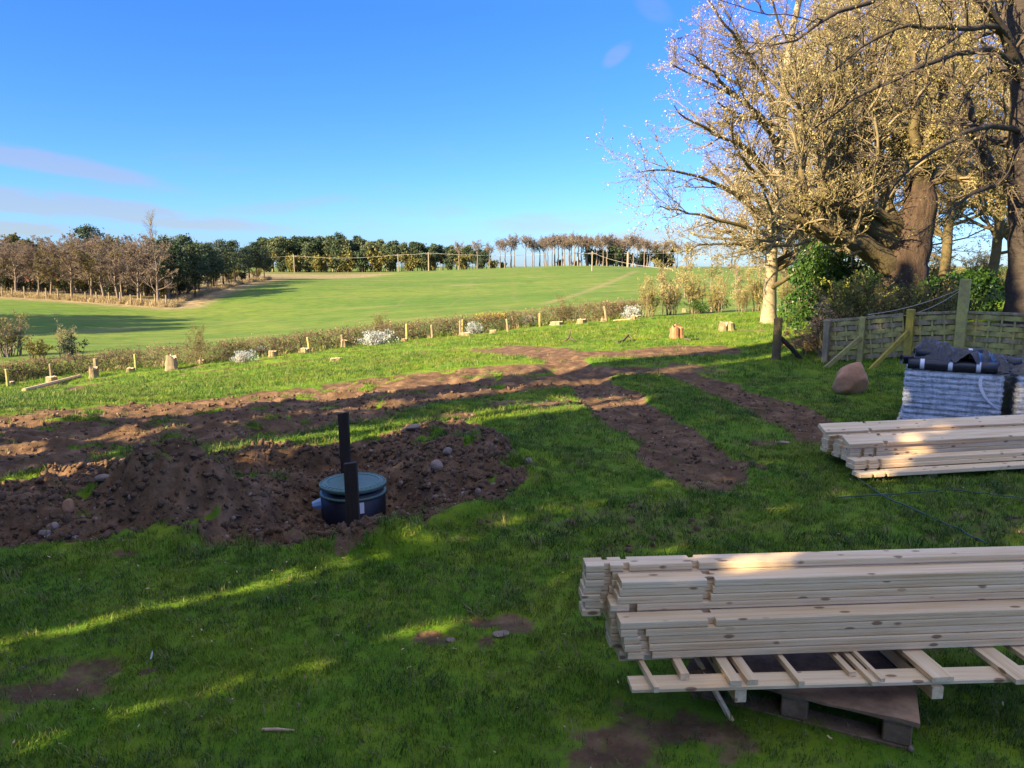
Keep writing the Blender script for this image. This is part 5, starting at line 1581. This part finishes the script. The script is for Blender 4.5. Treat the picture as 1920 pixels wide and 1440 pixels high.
o = MB().add([(-.043, -.022, -.5), (.043, -.022, -.5), (.043, .022, -.5), (-.043, .022, -.5), (-.063, -.022, .50), (.027, -.022, .515), (.027, .022, .515), (-.063, .022, .50)], [(3, 2, 1, 0), (4, 5, 6, 7), (0, 1, 5, 4), (1, 2, 6, 5), (2, 3, 7, 6), (3, 0, 4, 7)]).obj('wooden_stake', DARKWOOD)
o.location = (bx_, by_, -.02)
tag(o, 'taller dark wooden board stake behind the tank lid', 'stake')

# ------------------------------------------------------------------ timber
def board_mesh(L, wd, th, notches=(), nd=.026, groove=True):
    """a planed board lying flat along +x, notched on both edges, with a grooved edge"""
    def loop(x, hw):
        if groove:
            c = .0035
            f = [(-hw + c, 0), (-hw, c), (-hw, th * .40), (-hw + .002, th * .43), (-hw + .002, th * .50), (-hw, th * .53), (-hw, th - c), (-hw + c, th)]
        else:
            c = .0015
            f = [(-hw + c, 0), (-hw, c), (-hw, th - c), (-hw + c, th)]
        return [(x, y, z) for y, z in f] + [(x, -y, z) for y, z in reversed(f)]
    st = [(0, wd / 2)]
    for a, b in notches:
        st += [(a, wd / 2), (a, wd / 2 - nd), (b, wd / 2 - nd), (b, wd / 2)]
    st.append((L, wd / 2))
    V = sum([loop(x, h) for x, h in st], [])
    m = len(V) // len(st)
    fc = [tuple(range(m))]
    for i in range(len(st) - 1):
        for j in range(m):
            k = (j + 1) % m
            fc.append((i * m + j, (i + 1) * m + j, (i + 1) * m + k, i * m + k))
    fc.append(tuple(range((len(st) - 1) * m, len(st) * m))[::-1])
    return MB().add(V, fc).mesh('board', PINE_BOARD)
bm_cache = {}
def board(pos_, ang_, L, wd, th, notches, lab, grp, roll=0.0, nd=.026, name='board', groove=True, pitch=0.0):
    key = (round(L, 2), wd, th, tuple(notches), nd, groove)
    if key not in bm_cache:
        bm_cache[key] = board_mesh(L, wd, th, notches, nd, groove)
    o = link(name, bm_cache[key])
    o.location = pos_
    o.rotation_euler = (roll, pitch, ang_)
    return tag(o, lab, name, grp)

A1 = R(4.0)
e1, n1 = np.array([math.cos(A1), math.sin(A1)]), np.array([-math.sin(A1), math.cos(A1)])
d_ = ray(1168, 1238)
t_ = (.235 - EYE) / d_[2]
O1 = np.array([d_[0] * t_, d_[1] * t_])
BW, BT, PT = .088, .0300, .0314
Z0 = .235
rr_ = np.random.default_rng(90)
def s1(col, row, ex, notches, lab, dz=0.0, L=3.6):
    q = O1 + n1 * (BW / 2 + col * (BW + .004) + rr_.normal() * .0025) + e1 * ex
    board((q[0], q[1], Z0 + row * PT + dz), A1 + rr_.normal() * .0012, L, BW, BT, notches, lab, 'boards of the near timber stack')
NA, NB, NC = ((.065, .098),), ((.345, .378),), ((.075, .108),)
rown = ['lowest', 'second lowest', 'middle', 'second highest', 'top']
for k in range(5):
    s1(0, k, (.015, .005, .0, -.01, -.012)[k] + rr_.normal() * .002, NA if k < 4 else NB, '%s notched pine board in the front row of the near stack' % rown[k])
for k in range(9):
    lab = ('pine board %s layer up in the middle row of the near stack' % nth(k)) if k < 8 else 'top pine board of the middle row in the near stack'
    s1(1, k, (-.03 if k < 6 else (-.008, .0, .006)[k - 6]) + rr_.normal() * .003, NB if k > 5 else NC, lab)
for k in range(10):
    lab = ('pine board %s layer up in the back row of the near stack' % nth(k)) if k < 9 else 'topmost pine board at the back of the near stack'
    ex = -.02 if k < 3 else (-.13 if k < 7 else -.118)
    s1(2, k, ex + rr_.normal() * .004, NC if k < 9 else ((.075, .1), (.155, .18), (.44, .47)), lab, 0)
# short packing piece under the left end
q = O1 + e1 * .0 + n1 * .10
board((q[0], q[1], Z0 - .036), A1, .30, .09, .034, (), 'short pine offcut packed under the left end of the near stack', 'packing pieces', groove=False)
# pallet
PA = np.array([1.44, 2.43]); PB = np.array([.735, 2.77])
pe = (PA - PB) / np.linalg.norm(PA - PB)
pang = math.atan2(pe[1], pe[0])
pn = np.array([-pe[1], pe[0]])
pal = empty('pallet', (*PB, zg(*PB) - .005), pang)
Wp, Dp = .80, 1.0
for yy in (.0, .45, .90):
    MB().box((0, yy, 0), (Wp, yy + .10, .018), bevel=.003).obj('bottom_board', PALLETWOOD, pal)
    for xx in (0, .345, .70):
        MB().box((xx + .003, yy + .004, .018), (xx + .10, yy + .097, .096), bevel=.005).obj('block', PALLETWOOD, pal)
for xx in (0.002, .348, .702):
    MB().box((xx, .002, .096), (xx + .095, 1.0, .113), bevel=.003).obj('stringer_board', PALLETWOOD, pal)
pv = MB()
nx, ny = 14, 14
V, fc = [], []
for j in range(ny):
    for i in range(nx):
        xx, yy = -.02 + (Wp + .04) * i / (nx - 1), -.01 + 1.02 * j / (ny - 1)
        V.append((xx, yy + (rr_.normal() * .006 if j == 0 else 0), .128 + .004 * math.sin(xx * 9) + rr_.normal() * .0012))
off = len(V)
V += [(x_, y_, .1135) for x_, y_, z_ in V]
for j in range(ny - 1):
    for i in range(nx - 1):
        a_ = j * nx + i
        fc.append((a_, a_ + 1, a_ + nx + 1, a_ + nx))
        fc.append((off + a_, off + a_ + nx, off + a_ + nx + 1, off + a_ + 1))
ring = list(range(nx)) + [j * nx + nx - 1 for j in range(1, ny)] + list(range(nx * ny - 2, nx * (ny - 1) - 1, -1)) + [j * nx for j in range(ny - 2, 0, -1)]
for k in range(len(ring)):
    a_, b_ = ring[k], ring[(k + 1) % len(ring)]
    fc.append((a_, off + a_, off + b_, b_))
pv.add(V, fc).obj('plywood_deck', PLY, pal)
tag(pal, 'worn brown wooden pallet under the near timber stack', 'pallet')
MB()
stone(1708, 1410, 14, 14, 'small brown lump at the pallet corner', 760, STONE, None, 2)
# bearers, front board and battens
def zray(px, py, z):
    d = ray(px, py)
    t = (z - EYE) / d[2]
    return np.array([d[0] * t, d[1] * t])
for k, (px, py, lab) in enumerate(((1388, 1318, 'square pine bearer jutting out on the left under the front board'), (1757, 1312, 'square pine bearer jutting out on the right under the front board'))):
    q = zray(px, py, .133)
    board((q[0], q[1], .136), A1 + math.pi / 2, .95, .044, .050, (), lab, 'bearers under the near stack', name='bearer', groove=False)
q = zray(1184, 1301, .188)
board((q[0], q[1] + .047, .188), A1 - R(1.2), 3.2, .092, .018, (), 'long thin pine board lying across the bearers in front', None, groove=True)
BAT = [(1231, 1299, .020, .022, 'thin batten at the left end under the near stack', 'batten', .03), (1284, 1275, .034, .026, 'short stout batten second from the left', 'batten', .0), (1380, 1286, .044, .020, 'left one of two boards lying side by side across the front board', 'board', 0), (1411, 1284, .042, .020, 'right one of two boards lying side by side across the front board', 'board', 0),
       (1503, 1288, .022, .022, 'single thin batten right of the paired boards', 'batten', 0), (1598, 1268, .026, .018, 'thin batten with a chipped end in mid front', 'batten', 0), (1641, 1286, .024, .016, 'lower one of two overlapping thin battens', 'batten', 0), (1655, 1279, .018, .014, 'upper short one of two overlapping thin battens', 'batten', 0),
       (1768, 1279, .085, .020, 'wide flat board above the right bearer', 'board', 0), (1925, 1283, .085, .020, 'wide flat board at the right edge under the stack', 'board', 0), (1985, 1270, .085, .02, 'wide board half seen at the right edge under the stack', 'board', 0)]
for px, py, wd, th, lab, nm, sk in BAT:
    z_ = .2075 if nm == 'batten' or wd < .05 else .2078
    if 'upper' in lab: z_ = .2236
    q = zray(px, py, z_)
    board((q[0], q[1], z_), A1 + math.pi / 2 + sk * 2, .55 if 'chipped' not in lab else .5, wd, th, (), lab, 'loose pieces under the near stack', name=nm, groove=False)
q = zray(1205, 1285, .02)
q1, q2 = zray(1300, 1250, .10), zray(1360, 1335, .02)
tag(MB().box((0, -.008, -.008), (.34, .008, .008), np.array([nrm(np.array([*(q2 - q1), -.13])), nrm(np.array([-(q2 - q1)[1], (q2 - q1)[0], 0.])), np.cross(nrm(np.array([*(q2 - q1), -.13])), nrm(np.array([-(q2 - q1)[1], (q2 - q1)[0], 0.])))]), (*q1, .16)).obj('batten', PINE_BOARD), 'thin stick slipping down beside the pallet on the left', 'batten')

# far stack
A2 = R(10.8)
e2, n2_ = np.array([math.cos(A2), math.sin(A2)]), np.array([-math.sin(A2), math.cos(A2)])
def s2(px, py, z, notches, lab, roll=0.0, L=3.4, wd=.115, th=.034, dz=0.0, grp='boards of the far timber stack'):
    q = zray(px, py, z) + n2_ * wd / 2 * math.cos(roll)
    board((q[0], q[1], z + dz + wd / 2 * math.sin(roll)), A2 + rr_.normal() * .002, L, wd, th, notches, lab, grp, roll)
N2 = ((.10, .135), (.22, .255))
S2 = [(1612, 897, .055, 'single lowest board at the front of the far stack', 0, N2), (1602, 881, .092, 'lower board of the second step in the far stack', 0, N2)]
s2(1614, 897, .055, N2, 'lowest front board of the far stack')
s2(1602, 881, .092, N2, 'lower board in the second step of the far stack')
s2(1602, 872, .127, N2, 'upper board in the second step of the far stack')
for k in range(3):
    q0 = zray(1591, 866, .105)
    s2(1592 + k, 866 - k * 8.2, .105 + k * .036, N2, '%s board in the third step of the far stack' % ('lowest', 'middle', 'upper')[k])
for c_, (px, py) in enumerate(((1574, 858), (1552, 848))):
    for k in range(4):
        s2(px + (k % 2) * 3 - (2 if k < 2 else 0), py - k * 8.0, .095 + k * .036, NC, '%s board of the %s column showing its end in the far stack' % (('lowest', 'second', 'third', 'upper')[k], ('fourth', 'rearmost')[c_]), wd=.10)
s2(1590, 839, .235, ((.33, .37),), 'tilted wide board second from the top of the far stack', R(26), wd=.125)
s2(1546, 816, .285, ((.43, .46),), 'tilted topmost board of the far stack', R(27), L=3.8, wd=.125)
for k, (px, py) in enumerate(((1750, 896), (1905, 878))):
    q = zray(px, py, 0.0)
    board((q[0], q[1], zg(*q) - .01), A2 + math.pi / 2, .6, .07, .06, (), ('left', 'right')[k] + ' wooden bearer hidden under the far stack', None, name='bearer', groove=False)

# ------------------------------------------------------------------ wrapped pallet with rolls
WL, WR = np.array([4.33, 7.93]), np.array([5.06, 7.50])
we = (WR - WL) / np.linalg.norm(WR - WL)
wang = math.atan2(we[1], we[0])
wl = float(np.linalg.norm(WR - WL)) + .02
wd_ = 1.15
zw = zg(4.9, 8.0)
wp = empty('wrapped_pallet', (*WL, zw), wang)
MB().box((-.03, -.02, 0), (wl + .03, wd_, .02)).box((-.03, -.02, .085), (wl + .03, wd_, .10)).box((-.02, 0, .02), (.08, wd_ - .02, .085)).box((wl / 2 - .05, 0, .02), (wl / 2 + .05, wd_ - .02, .085)).box((wl - .08, 0, .02), (wl + .02, wd_ - .02, .085)).obj('pallet_base', PALLETWOOD, wp)
zz_ = .10
rw = np.random.default_rng(95)
for k in range(9):
    th = .0585
    V, fc = [], []
    n = 16
    dx, dy = rw.normal() * .008, rw.normal() * .008
    prof_ = [(-.004, .006), (.006, .018), (.006, .040), (-.004, .0525), (-.02, .0565)]
    ring_ = [(i * wl / n, 0) for i in range(n)] + [(wl, i * wd_ / n) for i in range(n)] + [(wl - i * wl / n, wd_) for i in range(n)] + [(0, wd_ - i * wd_ / n) for i in range(n)]
    for o_, z_ in prof_:
        for x_, y_ in ring_:
            ox = o_ * (1 if x_ > wl - 1e-6 else -1 if x_ < 1e-6 else 0)
            oy = o_ * (1 if y_ > wd_ - 1e-6 else -1 if y_ < 1e-6 else 0)
            V.append((x_ + dx + ox + rw.normal() * .002, y_ + dy + oy + rw.normal() * .002, zz_ + z_ + rw.normal() * .0015))
    m_ = len(ring_)
    for i in range(len(prof_) - 1):
        for j in range(m_):
            fc.append((i * m_ + j, i * m_ + (j + 1) % m_, (i + 1) * m_ + (j + 1) % m_, (i + 1) * m_ + j))
    fc.append(tuple(range((len(prof_) - 1) * m_, len(prof_) * m_)))
    fc.append(tuple(range(m_ - 1, -1, -1)))
    MB().add(V, fc).obj('shingle_pack', PACK_M, wp)
    zz_ += th
top_z = zz_
# stretch film: wrinkled skin around the packs
V, fc = [], []
nu_, nv_ = 150, 34
for j in range(nv_):
    zt_ = .03 + (top_z + .02 - .03) * j / (nv_ - 1)
    for i in range(nu_):
        s = i / nu_ * 2 * (wl + wd_)
        if s < wl: x_, y_, nx_, ny_ = s, 0, 0, -1
        elif s < wl + wd_: x_, y_, nx_, ny_ = wl, s - wl, 1, 0
        elif s < 2 * wl + wd_: x_, y_, nx_, ny_ = wl - (s - wl - wd_), wd_, 0, 1
        else: x_, y_, nx_, ny_ = 0, wd_ - (s - 2 * wl - wd_), -1, 0
        off_ = .022 + .010 * math.sin((zt_ - .10) / .0585 * 2 * math.pi - 1.2) + .012 * (float(vnoise(np.array([s * 9 + zt_ * 14]), np.array([zt_ * 30]), 4)[0]) - .5)
        flare_ = .06 * max(0, .14 - zt_) / .14
        V.append((x_ + nx_ * (off_ + flare_), y_ + ny_ * (off_ + flare_), zt_))
for j in range(nv_ - 1):
    for i in range(nu_):
        fc.append((j * nu_ + i, j * nu_ + (i + 1) % nu_, (j + 1) * nu_ + (i + 1) % nu_, (j + 1) * nu_ + i))
MB().add(V, fc).obj('stretch_film', FILM, wp, True)
sw = MB()
pts = [(wl * .80, -.042, top_z + .0), (wl * .78, -.044, top_z - .05), (wl * .80, -.044, top_z - .15), (wl * .88, -.044, top_z - .26), (wl * 1.0, -.04, top_z - .34)]
L_ = line3(pts, 14)
V = [(x_ - .018, y_, z_) for x_, y_, z_ in L_] + [(x_ + .014, y_ - .002, z_) for x_, y_, z_ in L_]
sw.add(V, [(i, i + 14, i + 15, i + 1) for i in range(13)]).obj('loose_film_tail', TAPE_M, wp)
tag(wp, 'pallet of grey shingle packs wrapped in clear crinkled film', 'wrapped pallet')
wq = WL + we * (wl + .16) + np.array([-we[1], we[0]]) * .12
copy_thing(wp, (wq[0], wq[1], zw), wang + .06, 1.0, 'second film wrapped pallet cut off by the right edge')
def local(x_, y_, z_):
    c, s = math.cos(wang), math.sin(wang)
    return np.array([WL[0] + x_ * c - y_ * s, WL[1] + x_ * s + y_ * c, zw + z_])
def felt_roll(a, b, rad, lab, bands=()):
    o = empty('felt_roll', a)
    b = np.array(b) - np.array(a)
    ax = nrm(b)
    s = np.linspace(0, 1, 12)[:, None]
    pr_ = b * s
    sd = nrm(np.cross(ax, np.array([0, 0, 1.])))
    upv = np.cross(sd, ax)
    def ringtube(t0, t1, rad_, name, mt):
        V, fc = [], []
        ts_ = np.linspace(t0, t1, 6)
        for t in ts_:
            for j in range(24):
                q_ = j * 2 * math.pi / 24
                k = rad_ * (1 + .015 * math.sin(q_ * 3 + t * 7))
                V.append(b * t + sd * k * math.cos(q_) + upv * k * math.sin(q_) * .93)
        for i in range(5):
            for j in range(24):
                fc.append((i * 24 + j, i * 24 + (j + 1) % 24, (i + 1) * 24 + (j + 1) % 24, (i + 1) * 24 + j))
        m = MB().add(V, fc)
        return m, V
    m, V = ringtube(0, 1, rad, 'roll', ROLL_M)
    for e_, sg in ((0, 0), (1, 5)):              # end faces with an open core
        ring0 = [sg * 24 + j for j in range(24)]
        inner = [b * e_ + sd * rad * .38 * math.cos(j * 2 * math.pi / 24) + upv * rad * .38 * math.sin(j * 2 * math.pi / 24) for j in range(24)]
        deep = [b * (e_ + (.12 if e_ == 0 else -.12)) + sd * rad * .36 * math.cos(j * 2 * math.pi / 24) + upv * rad * .36 * math.sin(j * 2 * math.pi / 24) for j in range(24)]
        k0 = m.k
        m.add(inner + deep, [])
        for j in range(24):
            j2 = (j + 1) % 24
            m.f.append((ring0[j], ring0[j2], k0 + j2, k0 + j))
            m.f.append((k0 + j, k0 + j2, k0 + 24 + j2, k0 + 24 + j))
        m.f.append(tuple(range(k0 + 24, k0 + 48)))
    m.obj('felt', ROLL_M, o, True)
    for t0, t1 in bands:
        ringtube(t0, t1, rad * 1.02, 'tape_band', TAPE_M)[0].obj('tape_band', TAPE_M, o, True)
    tag(o, lab, 'felt roll')
felt_roll(local(-.0, .07, top_z + .075), local(wl * .95, .07, top_z + .075), .062, 'black felt roll with three white tape bands on the wrapped pallet front edge', ((.14, .19), (.46, .51), (.77, .82)))
felt_roll(local(.02, .21, top_z + .075), local(wl * .97, .21, top_z + .075), .062, 'black felt roll lying behind the taped front roll')
felt_roll(local(.10, .36, top_z + .075), local(wl * 1.05, .36, top_z + .075), .062, 'black felt roll third from the front under the sheeting')
felt_roll(local(.05, .16, top_z + .185), local(wl * .78, .30, top_z + .20), .058, 'upper black felt roll showing its open end', ((.80, .86),))
felt_roll(local(.55, .50, top_z + .075), local(wl * 1.22, .46, top_z + .10), .058, 'black felt roll at the back right with white tape', ((.30, .36),))
felt_roll(local(-.08, .36, top_z + .08), local(.28, .52, top_z + .08), .055, 'short black felt roll end jutting out at the back left')
# crumpled black sheet
nx, ny = 64, 36
V = []
for j in range(ny):
    for i in range(nx):
        a_, b_ = i / (nx - 1), j / (ny - 1)
        x_ = .06 + a_ * .86
        y_ = .02 + b_ * .50
        n1_ = float(fbm(np.array([x_ * 7]), np.array([y_ * 7 + 3]), 3, 7)[0]) - .5
        rg = abs(float(vnoise(np.array([x_ * 11 + y_ * 6]), np.array([y_ * 9 - x_ * 5]), 17)[0]) - .5)
        rg2 = abs(float(vnoise(np.array([x_ * 24 - y_ * 9]), np.array([y_ * 22 + x_ * 8]), 27)[0]) - .5)
        base_ = .17 + .17 * math.exp(-((x_ - .22) / .26) ** 2) * math.exp(-((y_ - .3) / .26) ** 2) + .05 * math.exp(-((x_ - .62) / .2) ** 2)
        dropf = sst(np.array([.14 - y_ + .10 * math.sin(x_ * 9)]), 0, .14)[0]
        z_ = base_ + n1_ * .10 - rg * .13 - rg2 * .05 - dropf * .10
        V.append(local(x_ + n1_ * .05, y_ - .03 * rg, top_z + max(z_, .02)))
fc = [(j * nx + i, j * nx + i + 1, (j + 1) * nx + i + 1, (j + 1) * nx + i) for j in range(ny - 1) for i in range(nx - 1)]
sh = MB().add(V, fc).obj('plastic_sheet', BLACKSHEET)
sd_ = sh.modifiers.new('thickness', 'SOLIDIFY'); sd_.thickness = .003
tag(sh, 'crumpled shiny black plastic sheet piled on the felt rolls', 'plastic sheet')
# a second shrouded bundle at the right edge
V = []
for j in range(20):
    for i in range(30):
        a_, b_ = i / 29, j / 19
        n1_ = float(fbm(np.array([a_ * 6]), np.array([b_ * 5]), 3, 57)[0]) - .5
        rg = abs(float(vnoise(np.array([a_ * 12 + b_ * 4]), np.array([b_ * 9]), 67)[0]) - .5)
        V.append(local(.70 + a_ * .55, .18 + b_ * .5, top_z + .02 + .17 * math.sin(min(1, b_ * 1.3) * 1.5) * (1 - .5 * a_) + n1_ * .10 - rg * .09))
tag(MB().add(V, [(j * 30 + i, j * 30 + i + 1, j * 30 + 31 + i, j * 30 + 30 + i) for j in range(19) for i in range(29)]).obj('plastic_sheet', BLACKSHEET), 'black plastic sheet spilling over the right side of the rolls', 'plastic sheet')
